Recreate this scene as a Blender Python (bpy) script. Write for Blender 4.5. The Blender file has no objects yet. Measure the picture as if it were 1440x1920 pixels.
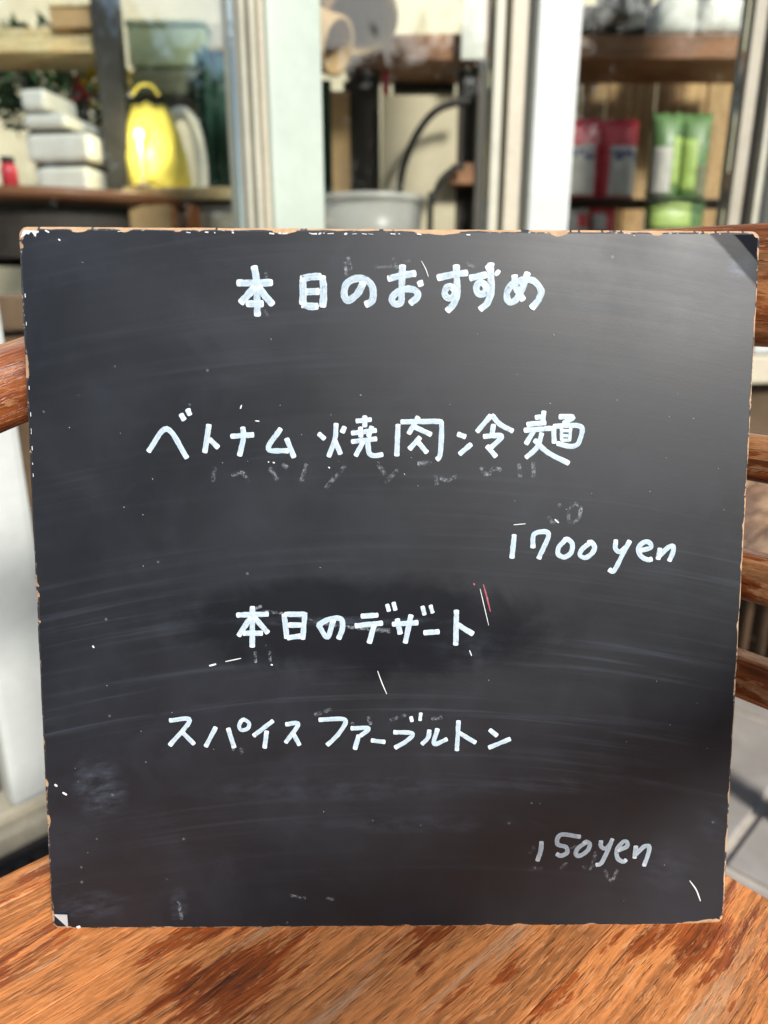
import bpy, bmesh, math, random
from mathutils import Vector, Matrix, noise as mnoise
random.seed(11)
R = math.radians
scene = bpy.context.scene
C = scene.collection

# ------------------------------------------------------------------ camera, world, sun, exposure
CAMZ = 0.819
PITCH = R(17.0)
cam_d = bpy.data.cameras.new('camera')
cam = bpy.data.objects.new('camera', cam_d); C.objects.link(cam)
cam.location = (0, 0, CAMZ)
cam.rotation_euler = (R(90) - PITCH, 0, 0)
cam_d.sensor_fit = 'VERTICAL'; cam_d.sensor_height = 36.0; cam_d.sensor_width = 27.0
cam_d.lens = 36.0 * 1340 / 1920
cam_d.clip_start = 0.02; cam_d.clip_end = 400
cam_d.dof.use_dof = True; cam_d.dof.focus_distance = 0.432; cam_d.dof.aperture_fstop = 4.2
scene.camera = cam

SUN_AZ = 152.0     # heading in degrees from +Y towards +X (behind the photographer, to the right)
SUN_EL = 32.0
world = bpy.data.worlds.new('World'); scene.world = world; world.use_nodes = True
wn = world.node_tree.nodes; wn.clear()
sky = wn.new('ShaderNodeTexSky'); sky.sky_type = 'NISHITA'; sky.sun_disc = False
sky.sun_elevation = R(SUN_EL); sky.sun_rotation = R(SUN_AZ)
sky.air_density = 1.0; sky.dust_density = 1.2; sky.ozone_density = 1.0
bgn = wn.new('ShaderNodeBackground'); bgn.inputs['Strength'].default_value = 0.085
wo = wn.new('ShaderNodeOutputWorld')
world.node_tree.links.new(sky.outputs[0], bgn.inputs[0]); world.node_tree.links.new(bgn.outputs[0], wo.inputs[0])
sun_d = bpy.data.lights.new('sun', 'SUN'); sun_d.energy = 3.1; sun_d.angle = R(12); sun_d.color = (1.0, 0.965, 0.91)
sun = bpy.data.objects.new('sun', sun_d); C.objects.link(sun)
sv = Vector((math.sin(R(SUN_AZ)) * math.cos(R(SUN_EL)), math.cos(R(SUN_AZ)) * math.cos(R(SUN_EL)), math.sin(R(SUN_EL))))
sun.rotation_euler = sv.to_track_quat('Z', 'Y').to_euler(); sun.location = sv * 20
vs = scene.view_settings
vs.view_transform = 'Standard'; vs.look = 'None'; vs.exposure = 1.0; vs.gamma = 1.0; vs.use_curve_mapping = False
scene.render.engine = 'CYCLES'
scene.cycles.use_denoising = True; scene.cycles.denoiser = 'OPENIMAGEDENOISE'; scene.cycles.denoising_prefilter = 'ACCURATE'; scene.cycles.denoising_input_passes = 'RGB_ALBEDO_NORMAL'
scene.cycles.use_adaptive_sampling = True; scene.cycles.adaptive_threshold = 0.01; scene.cycles.max_bounces = 4; scene.cycles.diffuse_bounces = 2; scene.cycles.glossy_bounces = 2; scene.cycles.sample_clamp_indirect = 1.5; scene.cycles.transparent_max_bounces = 16
scene.cycles.caustics_reflective = False; scene.cycles.caustics_refractive = False

# ------------------------------------------------------------------ measuring helpers (photograph pixel -> place)
F = 1340.0
def ray(px, py):
    dx = (px - 720) / F; dy = (960 - py) / F
    c, s = math.cos(PITCH), math.sin(PITCH)
    return Vector((dx, c + s * dy, -s + c * dy))
def at(px, py, Y):
    d = ray(px, py); t = Y / d.y
    return Vector((d.x * t, Y, CAMZ + d.z * t))
def onz(px, py, z):
    d = ray(px, py); t = (z - CAMZ) / d.z
    return Vector((d.x * t, d.y * t, z))

# ------------------------------------------------------------------ object helpers
def link(name, me, parent=None, mat=None):
    o = bpy.data.objects.new(name, me); C.objects.link(o)
    if parent is not None: o.parent = parent
    if mat is not None:
        if isinstance(mat, (list, tuple)):
            for m in mat: me.materials.append(m)
        else: me.materials.append(mat)
    return o
def tag(o, label, cat, group=None):
    o['label'] = label; o['category'] = cat
    if group: o['group'] = group
    return o
def empty(name, loc=(0, 0, 0), rz=0, label=None, cat=None, group=None):
    o = bpy.data.objects.new(name, None); C.objects.link(o); o.location = loc; o.rotation_euler = (0, 0, rz)
    o.empty_display_size = 0.05
    if label: tag(o, label, cat, group)
    return o
def mesh_from(bm, name, smooth=False):
    me = bpy.data.meshes.new(name); bm.normal_update(); bm.to_mesh(me); bm.free()
    if smooth:
        for p in me.polygons: p.use_smooth = True
    return me
def box_bm(x0, x1, y0, y1, z0, z1, bev=0.003, seg=2, uvaxis='x'):
    bm = bmesh.new()
    bmesh.ops.create_cube(bm, size=1)
    for v in bm.verts:
        v.co = Vector((x0 + (v.co.x + .5) * (x1 - x0), y0 + (v.co.y + .5) * (y1 - y0), z0 + (v.co.z + .5) * (z1 - z0)))
    if bev > 0:
        bmesh.ops.bevel(bm, geom=bm.edges[:], offset=bev, segments=seg, profile=0.6, affect='EDGES')
    box_uv(bm, uvaxis)
    return bm
def box_uv(bm, ax):
    uv = bm.loops.layers.uv.verify()
    bm.normal_update()
    for f in bm.faces:
        n = f.normal; a = max(range(3), key=lambda i: abs(n[i]))
        for l in f.loops:
            c = l.vert.co
            if ax == 'x': l[uv].uv = (c.x, c.y + c.z) if a != 0 else (c.y, c.z)
            elif ax == 'y': l[uv].uv = (c.y, c.x + c.z) if a != 1 else (c.x, c.z)
            else: l[uv].uv = (c.z, c.x + c.y) if a != 2 else (c.x, c.y)
def box(name, x0, x1, y0, y1, z0, z1, mat, parent=None, bev=0.003, seg=2, uvaxis='x'):
    return link(name, mesh_from(box_bm(x0, x1, y0, y1, z0, z1, bev, seg, uvaxis), name), parent, mat)
def cr(pts, n):
    """Catmull-Rom through pts, n samples per segment"""
    P = [Vector(p) for p in pts]
    if len(P) == 2:
        return [P[0].lerp(P[1], i / n) for i in range(n + 1)]
    E = [P[0] * 2 - P[1]] + P + [P[-1] * 2 - P[-2]]
    out = []
    for i in range(1, len(E) - 2):
        a, b, c, d = E[i - 1], E[i], E[i + 1], E[i + 2]
        for k in range(n):
            t = k / n
            out.append(0.5 * ((2 * b) + (c - a) * t + (2 * a - 5 * b + 4 * c - d) * t * t + (3 * b - a - 3 * c + d) * t ** 3))
    out.append(P[-1].copy())
    return out
def loft(path, sec, nsec=20, lean=None, power=4.0):
    """sweep a rounded-rectangle section; sec(t) -> (width across, height); UV u along the length"""
    bm = bmesh.new(); uvl = bm.loops.layers.uv.verify()
    rings = []; L = 0; us = []
    N = len(path)
    for i, p in enumerate(path):
        t = i / (N - 1)
        T = (path[min(i + 1, N - 1)] - path[max(i - 1, 0)]).normalized()
        if i: L += (p - path[i - 1]).length
        us.append(L)
        up = Vector((0, 0, 1))
        if lean: up = lean(t)
        S = T.cross(up).normalized(); B = S.cross(T).normalized()
        w, h = sec(t); ring = []
        for k in range(nsec):
            a = 2 * math.pi * k / nsec
            ca, sa = math.cos(a), math.sin(a)
            x = math.copysign(abs(ca) ** (2 / power), ca) * w / 2
            y = math.copysign(abs(sa) ** (2 / power), sa) * h / 2
            ring.append(bm.verts.new(p + S * x + B * y))
        rings.append(ring)
    for i in range(N - 1):
        w, h = sec(i / (N - 1)); per = 2 * (w + h)
        for k in range(nsec):
            k2 = (k + 1) % nsec
            f = bm.faces.new((rings[i][k], rings[i][k2], rings[i + 1][k2], rings[i + 1][k]))
            f.smooth = True
            for l, (u, kk) in zip(f.loops, ((us[i], k), (us[i], k + 1), (us[i + 1], k + 1), (us[i + 1], k))):
                l[uvl].uv = (u, kk / nsec * per)
    bm.faces.new(rings[0][::-1]); bm.faces.new(rings[-1])
    bmesh.ops.recalc_face_normals(bm, faces=bm.faces[:])
    return bm
def tube_bm(path, r, nsec=10):
    return loft(path, lambda t: (2 * r, 2 * r), nsec, power=2.0)
def lathe_bm(prof, n=32, cap=False):
    bm = bmesh.new(); rings = []
    for (r, z) in prof:
        rings.append([bm.verts.new((r * math.cos(2 * math.pi * k / n), r * math.sin(2 * math.pi * k / n), z)) for k in range(n)])
    for a, b in zip(rings, rings[1:]):
        for k in range(n):
            f = bm.faces.new((a[k], a[(k + 1) % n], b[(k + 1) % n], b[k])); f.smooth = True
    if cap:
        bm.faces.new(rings[0][::-1]); bm.faces.new(rings[-1])
    bmesh.ops.recalc_face_normals(bm, faces=bm.faces[:])
    return bm

# ------------------------------------------------------------------ material helpers
class NT:
    def __init__(s, name):
        s.m = bpy.data.materials.new(name); s.m.use_nodes = True
        s.t = s.m.node_tree; s.t.nodes.clear()
        s.out = s.t.nodes.new('ShaderNodeOutputMaterial')
    def n(s, typ, **kw):
        nd = s.t.nodes.new(typ)
        for k, v in kw.items(): setattr(nd, k, v)
        return nd
    def l(s, a, b): s.t.links.new(a, b)
    def val(s, sock, v):
        if hasattr(v, 'is_output') or isinstance(v, bpy.types.NodeSocket): s.l(v, sock)
        else: sock.default_value = v
    def math(s, op, a, b=0.0, c=None, clamp=False):
        nd = s.n('ShaderNodeMath', operation=op, use_clamp=clamp)
        s.val(nd.inputs[0], a); s.val(nd.inputs[1], b)
        if c is not None: s.val(nd.inputs[2], c)
        return nd.outputs[0]
    def ramp(s, v, lo, hi, a=0.0, b=1.0, smooth=True):
        nd = s.n('ShaderNodeMapRange', clamp=True, interpolation_type='SMOOTHSTEP' if smooth else 'LINEAR')
        s.val(nd.inputs['Value'], v); nd.inputs['From Min'].default_value = lo; nd.inputs['From Max'].default_value = hi
        nd.inputs['To Min'].default_value = a; nd.inputs['To Max'].default_value = b
        return nd.outputs['Result']
    def mix(s, f, a, b):
        nd = s.n('ShaderNodeMix', data_type='RGBA'); s.val(nd.inputs[0], f)
        for i, v in ((6, a), (7, b)):
            if isinstance(v, tuple): nd.inputs[i].default_value = (*v, 1) if len(v) == 3 else v
            else: s.l(v, nd.inputs[i])
        return nd.outputs[2]
    def comb(s, x, y, z):
        nd = s.n('ShaderNodeCombineXYZ'); s.val(nd.inputs[0], x); s.val(nd.inputs[1], y); s.val(nd.inputs[2], z); return nd.outputs[0]
    def noise(s, vec, scale, detail=4, rough=0.55, dist=0.0):
        nd = s.n('ShaderNodeTexNoise'); s.l(vec, nd.inputs['Vector'])
        nd.inputs['Scale'].default_value = scale; nd.inputs['Detail'].default_value = detail
        nd.inputs['Roughness'].default_value = rough; nd.inputs['Distortion'].default_value = dist
        return nd.outputs['Fac']
    def sep(s, v):
        nd = s.n('ShaderNodeSeparateXYZ'); s.l(v, nd.inputs[0]); return nd.outputs
    def coord(s, which='Object'): return s.n('ShaderNodeTexCoord').outputs[which]
    def bump(s, h, strength=0.3, dist=0.001):
        nd = s.n('ShaderNodeBump'); s.l(h, nd.inputs['Height']); nd.inputs['Strength'].default_value = strength
        nd.inputs['Distance'].default_value = dist; return nd.outputs[0]
    def bsdf(s, col, rough=0.5, bump=None, spec=0.5, **kw):
        b = s.n('ShaderNodeBsdfPrincipled')
        if isinstance(col, tuple): b.inputs['Base Color'].default_value = (*col, 1)
        else: s.l(col, b.inputs['Base Color'])
        s.val(b.inputs['Roughness'], rough); s.val(b.inputs['Specular IOR Level'], spec)
        if bump is not None: s.l(bump, b.inputs['Normal'])
        for k, v in kw.items(): s.val(b.inputs[k], v)
        return b.outputs[0]
    def done(s, sh):
        s.l(sh, s.out.inputs['Surface']); return s.m

def simple(name, col, rough=0.5, var=0.18, scale=18.0, spec=0.5, bump=0.15, **kw):
    """plain surface with uneven tone, smudges and fine relief"""
    t = NT(name); v = t.coord('Object')
    a = t.noise(v, scale, 5, 0.6); b = t.noise(v, scale * 9, 3, 0.6)
    f = t.math('ADD', t.math('MULTIPLY', a, 0.7), t.math('MULTIPLY', b, 0.3))
    d = tuple(c * (1 - var) for c in col); l = tuple(min(1, c * (1 + var)) for c in col)
    cc = t.mix(t.ramp(f, .3, .7), d, l)
    return t.done(t.bsdf(cc, t.ramp(a, .3, .7, rough - .08, rough + .1), t.bump(b, bump, 0.0006), spec, **kw))

def wood(name, light, mid, dark, bias=0.0, patches=(), rough=0.5, spec=0.4, fibre_bump=0.5, wear=(0.475, 0.525), grey_amt=.5):
    """weathered varnished wood; UV in metres, u along the grain"""
    t = NT(name)
    uv = t.sep(t.coord('UV')); u, v = uv[0], uv[1]
    rnd = t.math('MULTIPLY', t.n('ShaderNodeObjectInfo').outputs['Random'], 37.0)
    wob = t.noise(t.comb(t.math('MULTIPLY', u, 6), t.math('MULTIPLY', v, 10), rnd), 1.0, 2, .5)
    vw = t.math('ADD', v, t.math('MULTIPLY', wob, 0.022))
    grain = t.noise(t.comb(t.math('MULTIPLY', u, 7), t.math('MULTIPLY', vw, 230), rnd), 1.0, 5, .72)
    rings = t.noise(t.comb(t.math('MULTIPLY', u, 1.6), t.math('MULTIPLY', vw, 46), rnd), 1.0, 3, .55)
    fib = t.noise(t.comb(t.math('MULTIPLY', u, 75), t.math('MULTIPLY', v, 380), rnd), 1.0, 4, .68)
    pores = t.noise(t.comb(t.math('MULTIPLY', u, 42), t.math('MULTIPLY', v, 560), rnd), 1.0, 2, .6)
    broad = t.noise(t.comb(t.math('MULTIPLY', u, 9), t.math('MULTIPLY', vw, 19), rnd), 1.0, 3, .5)
    fing = t.noise(t.comb(t.math('MULTIPLY', u, 20), t.math('MULTIPLY', vw, 170), rnd), 1.0, 4, .66)
    m = t.math('ADD', broad, t.math('MULTIPLY', t.math('SUBTRACT', fing, .5), 0.56))
    m = t.math('ADD', m, t.math('MULTIPLY', t.math('SUBTRACT', fib, .5), 0.16))
    m = t.math('ADD', m, bias)
    for (pu, pv, ru, rv, amp) in patches:
        du = t.math('DIVIDE', t.math('SUBTRACT', u, pu), ru); dv = t.math('DIVIDE', t.math('SUBTRACT', v, pv), rv)
        q = t.math('ADD', t.math('MULTIPLY', du, du), t.math('MULTIPLY', dv, dv))
        m = t.math('ADD', m, t.math('MULTIPLY', t.ramp(q, 0.15, 1.5, 1.0, 0.0), amp))
    varn = t.ramp(m, wear[0], wear[1])
    deep = t.ramp(m, wear[1] + .03, wear[1] + .17)
    gl = t.math('ADD', t.math('ADD', t.math('MULTIPLY', grain, .45), t.math('MULTIPLY', rings, .25)), t.math('MULTIPLY', fib, .30))
    lt = t.mix(t.ramp(gl, .40, .60), tuple(c * .50 for c in light), tuple(min(1, c * 1.15) for c in light))
    md = t.mix(t.ramp(gl, .38, .62), tuple(c * .50 for c in mid), tuple(c * 1.35 for c in mid))
    dk = t.mix(t.ramp(gl, .40, .62), tuple(c * .6 for c in dark), tuple(c * 1.7 for c in dark))
    col = t.mix(varn, lt, md)
    col = t.mix(deep, col, dk)
    pale = t.math('MULTIPLY', t.ramp(t.noise(t.comb(t.math('MULTIPLY', u, 60), t.math('MULTIPLY', vw, 260), t.math('ADD', rnd, 4.0)), 1.0, 4, .68), .55, .63), t.math('SUBTRACT', .50, t.math('MULTIPLY', deep, .4)))
    col = t.mix(pale, col, tuple(min(1, c * k_) for c, k_ in zip(light, (1.22, 1.5, 2.0))))
    line = t.ramp(pores, .58, .66)
    col = t.mix(t.math('MULTIPLY', line, .42), col, tuple(c * .8 for c in dark))
    grey = t.ramp(t.noise(t.comb(t.math('MULTIPLY', u, 5), t.math('MULTIPLY', v, 75), t.math('ADD', rnd, 9.0)), 1.0, 4, .6), .56, .70)
    col = t.mix(t.math('MULTIPLY', grey, t.math('SUBTRACT', grey_amt, t.math('MULTIPLY', varn, grey_amt * .9))), col, (.52, .36, .22))
    h = t.math('ADD', t.math('MULTIPLY', fib, .5), t.math('MULTIPLY', grain, .8))
    h = t.math('ADD', h, t.math('MULTIPLY', varn, .18))
    h = t.math('SUBTRACT', h, t.math('MULTIPLY', line, .4))
    r = t.math('SUBTRACT', rough + .14, t.math('MULTIPLY', varn, .26))
    return t.done(t.bsdf(col, r, t.bump(h, fibre_bump, 0.0012), spec))

M = {}
M['white_post'] = simple('white_post_paint', (.50, .525, .50), .42, .08, 6)
M['green_post'] = simple('pale_green_post_paint', (.46, .525, .45), .42, .09, 5)
M['cream'] = simple('cream_paint', (.46, .42, .32), .5, .12, 9)
M['moulding'] = simple('moulding_paint', (.44, .43, .34), .5, .12, 20)
M['brown_panel'] = simple('brown_panel', (.085, .055, .028), .5, .25, 7)
M['dark_frame'] = simple('dark_frame', (.03, .027, .024), .4, .3, 10)
M['taupe'] = simple('taupe_frame', (.34, .31, .24), .5, .12, 10)
M['threshold'] = simple('threshold_stone', (.55, .50, .38), .6, .2, 22)
M['kerb'] = simple('kerb_dark', (.07, .062, .058), .8, .3, 30, bump=.5)
M['mat'] = simple('rubber_mat', (.012, .012, .014), .75, .6, 90, bump=.9)
M['mortar'] = simple('mortar', (.46, .41, .35), .85, .25, 40, bump=.6)
M['wall'] = simple('plaster_wall', (.52, .48, .33), .8, .15, 3)
M['roof'] = simple('ceiling_paint', (.5, .48, .42), .8, .1, 3)
M['asphalt'] = simple('asphalt', (.06, .06, .062), .9, .3, 1.5)
def tile_mat():
    t = NT('grey_floor_tile'); v = t.coord('Object'); rnd = t.n('ShaderNodeObjectInfo').outputs['Random']
    a = t.noise(v, 9, 5, .6); b = t.noise(v, 240, 3, .6); c = t.noise(v, 30, 4, .6, .6)
    col = t.mix(t.ramp(a, .3, .7), (.30, .275, .25), (.40, .375, .345))
    col = t.mix(t.ramp(c, .55, .7, 0, .5), col, (.45, .42, .39))
    col = t.mix(t.ramp(b, .62, .75, 0, .5), col, (.16, .14, .13))
    col = t.mix(t.math('MULTIPLY', rnd, .3), col, (.24, .22, .2))
    return t.done(t.bsdf(col, t.ramp(a, .3, .7, .5, .7), t.bump(b, .35, .0008)))
M['tile'] = tile_mat()
def glass_mat(name, refl):
    t = NT(name)
    fr = t.n('ShaderNodeFresnel'); fr.inputs[0].default_value = 1.5
    fac = t.math('MULTIPLY', fr.outputs[0], refl, clamp=True)
    v = t.coord('Object')
    d = t.noise(v, 7, 5, .65); sm = t.ramp(d, .55, .8, 0, .008)
    g = t.n('ShaderNodeBsdfGlossy'); g.inputs['Roughness'].default_value = .015; g.inputs['Color'].default_value = (.95, 1, .97, 1)
    tr = t.n('ShaderNodeBsdfTransparent'); tr.inputs['Color'].default_value = (.975, .985, .97, 1)
    df = t.n('ShaderNodeBsdfDiffuse'); df.inputs['Color'].default_value = (.75, .78, .74, 1)
    m1 = t.n('ShaderNodeMixShader'); t.l(sm, m1.inputs[0]); t.l(tr.outputs[0], m1.inputs[1]); t.l(df.outputs[0], m1.inputs[2])
    m2 = t.n('ShaderNodeMixShader'); t.l(fac, m2.inputs[0]); t.l(m1.outputs[0], m2.inputs[1]); t.l(g.outputs[0], m2.inputs[2])
    return t.done(m2.outputs[0])
M['glass'] = glass_mat('window_glass', 1.25)
M['bay_glass'] = glass_mat('coated_bay_glass', 1.8)

# ------------------------------------------------------------------ ground, tiled floor
SEATZ = 0.44
gr = box('ground', -60, 60, -60, 60, -0.2, -0.062, M['asphalt'], None, 0); gr['kind'] = 'structure'
fl = box('floor', -3.2, 4.2, -1.6, 4.2, -0.06, -0.006, M['mortar'], None, 0); fl['kind'] = 'structure'
HT = R(45.5)
ta = Vector((math.sin(HT), math.cos(HT), 0)); tb = Vector((-ta.y, ta.x, 0))
q = onz(1402, 1548, 0)                      # a point on the joint seen at the right
TS, GAP = 0.45, 0.017
tile_me = mesh_from(box_bm(-TS / 2 + GAP / 2, TS / 2 - GAP / 2, -TS / 2 + GAP / 2, TS / 2 - GAP / 2, -.012, 0, .0025, 2), 'tile')
tile_me.materials.append(M['tile'])
for i in range(-4, 5):
    for j in range(-4, 5):
        p = q + ta * (i * TS + .11) + tb * ((j + .5) * TS)
        if -1.6 < p.x < 2.6 and -.6 < p.y < 2.4:
            o = bpy.data.objects.new('tile', tile_me); C.objects.link(o); o.parent = fl
            o.location = (p.x, p.y, random.uniform(-.0008, .0008)); o.rotation_euler = (0, 0, math.atan2(ta.y, ta.x))

# ------------------------------------------------------------------ shop front
A0 = Vector((-.58, .90, 0)); HA = R(43)
da = Vector((math.sin(HA), math.cos(HA), 0)); na = Vector((-da.y, da.x, 0))        # angled bay; na points into the shop
B0 = A0 + da * .662; HB = R(80)
db = Vector((math.sin(HB), math.cos(HB), 0)); nb = Vector((-db.y, db.x, 0))
front = empty('shop_front', (A0.x, A0.y, 0), 0, 'shop front of pale painted posts and glass panes above brown panels, behind the chair', 'shop front')
def fpart(name, o0, d, t0, t1, n0, n1, z0, z1, mat, bev=.004, uvaxis='z'):
    ob = box(name, t0, t1, n0, n1, z0, z1, mat, front, bev, 2, uvaxis)
    ob.location = (o0 - A0); ob.rotation_euler = (0, 0, math.atan2(d.y, d.x)); return ob
TOP = 2.45
# angled bay (left)
fpart('post', A0, da, .010, .100, -.03, .05, .082, TOP, M['white_post'], .012)
fpart('post', A0, da, .5495, .662, -.035, .06, .082, TOP, M['green_post'], .006)
for k, (a, b, dep, mm) in enumerate(((.516, .5235, -.010, 'moulding'), (.524, .5285, .004, 'taupe'), (.529, .5385, -.018, 'moulding'), (.539, .549, -.026, 'cream'))):
    fpart('moulding', A0, da, a, b, dep, .04, .80, TOP, M[mm], .002)
fpart('pane', A0, da, .1005, .5155, .010, .016, .82, TOP, M['bay_glass'], 0)
fpart('pane', A0, da, -.60, .0095, .010, .016, .82, TOP, M['bay_glass'], 0)
fpart('panel', A0, da, .1005, .5155, .004, .03, .100, .77, M['brown_panel'], .003)
fpart('panel', A0, da, -.60, .0095, .004, .03, .100, .77, M['brown_panel'], .003)
fpart('window_rail', A0, da, .1005, .5155, -.012, .04, .772, .818, M['brown_panel'], .004)
fpart('window_rail', A0, da, -.60, .0095, -.012, .04, .772, .818, M['brown_panel'], .004)
fpart('threshold', A0, da, -.60, .72, -.022, .06, .058, .080, M['threshold'], .004)
fpart('threshold', A0, da, -.60, .72, -.040, .06, .022, .056, M['threshold'], .005)
fpart('kerb', A0, da, -.60, .72, -.036, .06, -.005, .020, M['kerb'], .003)
# straight part (middle and right)
fpart('pane', B0, db, .004, .3255, .012, .018, .70, TOP, M['glass'], 0)
fpart('moulding', B0, db, .3265, .345, -.006, .04, .70, TOP, M['moulding'], .003)
fpart('moulding', B0, db, .3455, .352, .006, .04, .70, TOP, M['taupe'], .002)
fpart('moulding', B0, db, .3525, .389, -.016, .04, .70, TOP, M['cream'], .004)
fpart('post', B0, db, .3895, .470, -.045, .06, .02, TOP, M['white_post'], .006)
fpart('pane', B0, db, .4705, .822, .012, .018, .70, TOP, M['glass'], 0)
fpart('moulding', B0, db, .8225, .848, -.004, .04, .70, TOP, M['taupe'], .003)
fpart('moulding', B0, db, .8485, .868, .012, .04, .70, TOP, M['dark_frame'], .002)
fpart('moulding', B0, db, .8685, .889, -.012, .04, .70, TOP, M['moulding'], .003)
fpart('post', B0, db, .8895, 1.02, -.045, .06, .70, TOP, M['white_post'], .006)
fpart('pane', B0, db, 1.0205, 1.60, .012, .018, .70, TOP, M['glass'], 0)
fpart('sill', B0, db, .004, .389, -.05, .05, .640, .698, M['cream'], .006)
fpart('sill', B0, db, .4705, 1.020, -.05, .05, .640, .698, M['cream'], .006)
fpart('sill', B0, db, 1.0205, 1.60, -.05, .05, .640, .698, M['cream'], .006)
fpart('panel', B0, db, .004, .389, -.005, .03, -.005, .638, M['brown_panel'], .003)
fpart('panel', B0, db, .4705, 1.020, -.005, .03, -.005, .638, M['brown_panel'], .003)
fpart('panel', B0, db, 1.0205, 1.60, -.005, .03, -.005, .638, M['brown_panel'], .003)
# room behind the glass
wb = box('wall_back', -2.2, 3.0, 3.0, 3.1, 0, 2.6, M['wall'], None, 0); wb['kind'] = 'structure'

mt = empty('door_mat', (A0 + da * .12), 0, 'black rubber mat on the floor beside the stone threshold', 'mat')
bm = box_bm(-.45, .34, -.40, -.044, .001, .012, .003, 2)
m0 = link('base', mesh_from(bm, 'base'), mt, M['mat'])
bm = bmesh.new()
for i in range(30):
    for j in range(13):
        x = -.43 + i * .0256; y = -.386 + j * .0265
        r0 = bmesh.ops.create_cube(bm, size=1, matrix=Matrix.Translation((x, y, .0135)) @ Matrix.Diagonal((.018, .018, .006, 1)))
st = link('ribs', mesh_from(bm, 'ribs'), mt, M['mat']); st['kind'] = 'stuff'
mt.rotation_euler = (0, 0, math.atan2(da.y, da.x))

# ------------------------------------------------------------------ the wooden armchair
HS = R(48.0)
e1 = Vector((math.sin(HS), math.cos(HS), 0)); e2 = Vector((-e1.y, e1.x, 0))
pl_ = (onz(0, 1640, SEATZ) + onz(88, 1602, SEATZ)) / 2
pr_ = (onz(1440, 1690, SEATZ) + onz(1370, 1640, SEATZ)) / 2
CU = pr_.dot(e1); CV = pl_.dot(e2)                 # right (back) edge at u = 0, left edge at v = 0
CC = e1 * CU + e2 * CV; CC.z = 0
def suv(p): return ((p.dot(e1) - CU), (p.dot(e2) - CV))
def seat_px(px, py): return suv(onz(px, py, SEATZ))
def SW(u, v, z): return CC + e1 * u + e2 * v + Vector((0, 0, z))
ANG = math.atan2(e1.y, e1.x)
pt = []
for (px, py, ru, rv, amp) in ((1395, 1775, .050, .016, .52), (1330, 1700, .035, .012, .42), (1425, 1860, .05, .012, .36), (600, 1830, .06, .011, .17), (690, 1790, .03, .007, .15),
                              (1000, 1770, .02, .006, .12), (430, 1790, .05, .006, .10), (820, 1760, .04, .008, .14), (60, 1690, .12, .022, .12), (960, 1890, .03, .005, .14), (760, 1860, .03, .005, .14),
                              (185, 1830, .16, .0022, -.30), (1150, 1860, .10, .022, -.10), (250, 1860, .10, .014, -.10), (1000, 1830, .07, .016, -.12), (560, 1900, .05, .010, .10)):
    u, v = seat_px(px, py); pt.append((u, v, ru, rv, amp))
M['seat_wood'] = wood('worn_seat_wood', (.68, .245, .070), (.33, .078, .017), (.095, .026, .009), -.085, pt, .48, .45, .7)
M['rail_wood'] = wood('varnished_rail_wood', (.42, .17, .055), (.19, .05, .012), (.045, .012, .005), .02, (), .36, .5, .45)
M['crest_wood'] = wood('red_brown_rail_wood', (.46, .19, .066), (.25, .072, .018), (.13, .034, .011), .07, (), .46, .4, .5)
M['slat_wood'] = wood('worn_slat_wood', (.45, .21, .085), (.22, .06, .016), (.06, .017, .007), .03, (), .4, .45, .5)
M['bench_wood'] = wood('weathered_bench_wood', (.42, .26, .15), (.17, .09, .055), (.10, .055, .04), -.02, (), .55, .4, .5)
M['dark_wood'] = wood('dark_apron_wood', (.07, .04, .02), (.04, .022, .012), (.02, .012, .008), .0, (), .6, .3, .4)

def chair_obj(name, bm, mat, parent, smooth=False):
    return link(name, mesh_from(bm, name, smooth), parent, mat)
chair = empty('wooden_armchair', (CC.x, CC.y, 0), ANG, 'weathered wooden armchair with curved top rail, the menu board standing on its seat', 'chair')
# everything of the chair in chair-local axes: x = u (towards the back), y = v (towards the far left edge)
ST = 0.034
seat = chair_obj('seat', box_bm(-.55, -.025, -.60, -.025, SEATZ - .095, SEATZ - ST - .001, .004), M['seat_wood'], chair)
jv = seat_px(190, 1827)[1]                         # the pale worn joint in the foreground
edges = [0.0]
w0 = .0905
k = 0
e = jv
cuts = sorted([0.0, jv + w0, jv, jv - w0, jv - 2 * w0, jv - 3 * w0, jv - 4 * w0, -.64], reverse=True)
cuts = [c for c in cuts if c <= 0 and c >= -.64]
if cuts[0] - cuts[1] < .02: cuts.pop(1)
for a, b in zip(cuts, cuts[1:]):
    if a - b < .015: continue
    bm = box_bm(-.58, 0, b + .0001, a - .0001, SEATZ - ST, SEATZ, .0009 if a < 0 and b > -.63 else .004, 2, 'x')
    if a == 0.0:
        pass
    chair_obj('seat_plank', bm, M['seat_wood'], seat)
def pl(P):                                          # world -> chair local
    P = Vector(P); d = P - CC; return Vector((d.dot(e1), d.dot(e2), P.z))
# back: plan line offset d beyond the right edge; heights from the photograph
def on_back(px, py, d):
    r = ray(px, py); t = (CU + d) / (r.dot(e1)); P = r * t; P.z += CAMZ; return P
zs = [on_back(1436, y, d).z for (y, d) in ((417, .075), (655, .060), (816, .050), (906, .045), (1040, .038), (1133, .034), (1237, .026), (1323, .022))]
top_z, bot_z = zs[0], zs[1]
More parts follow.
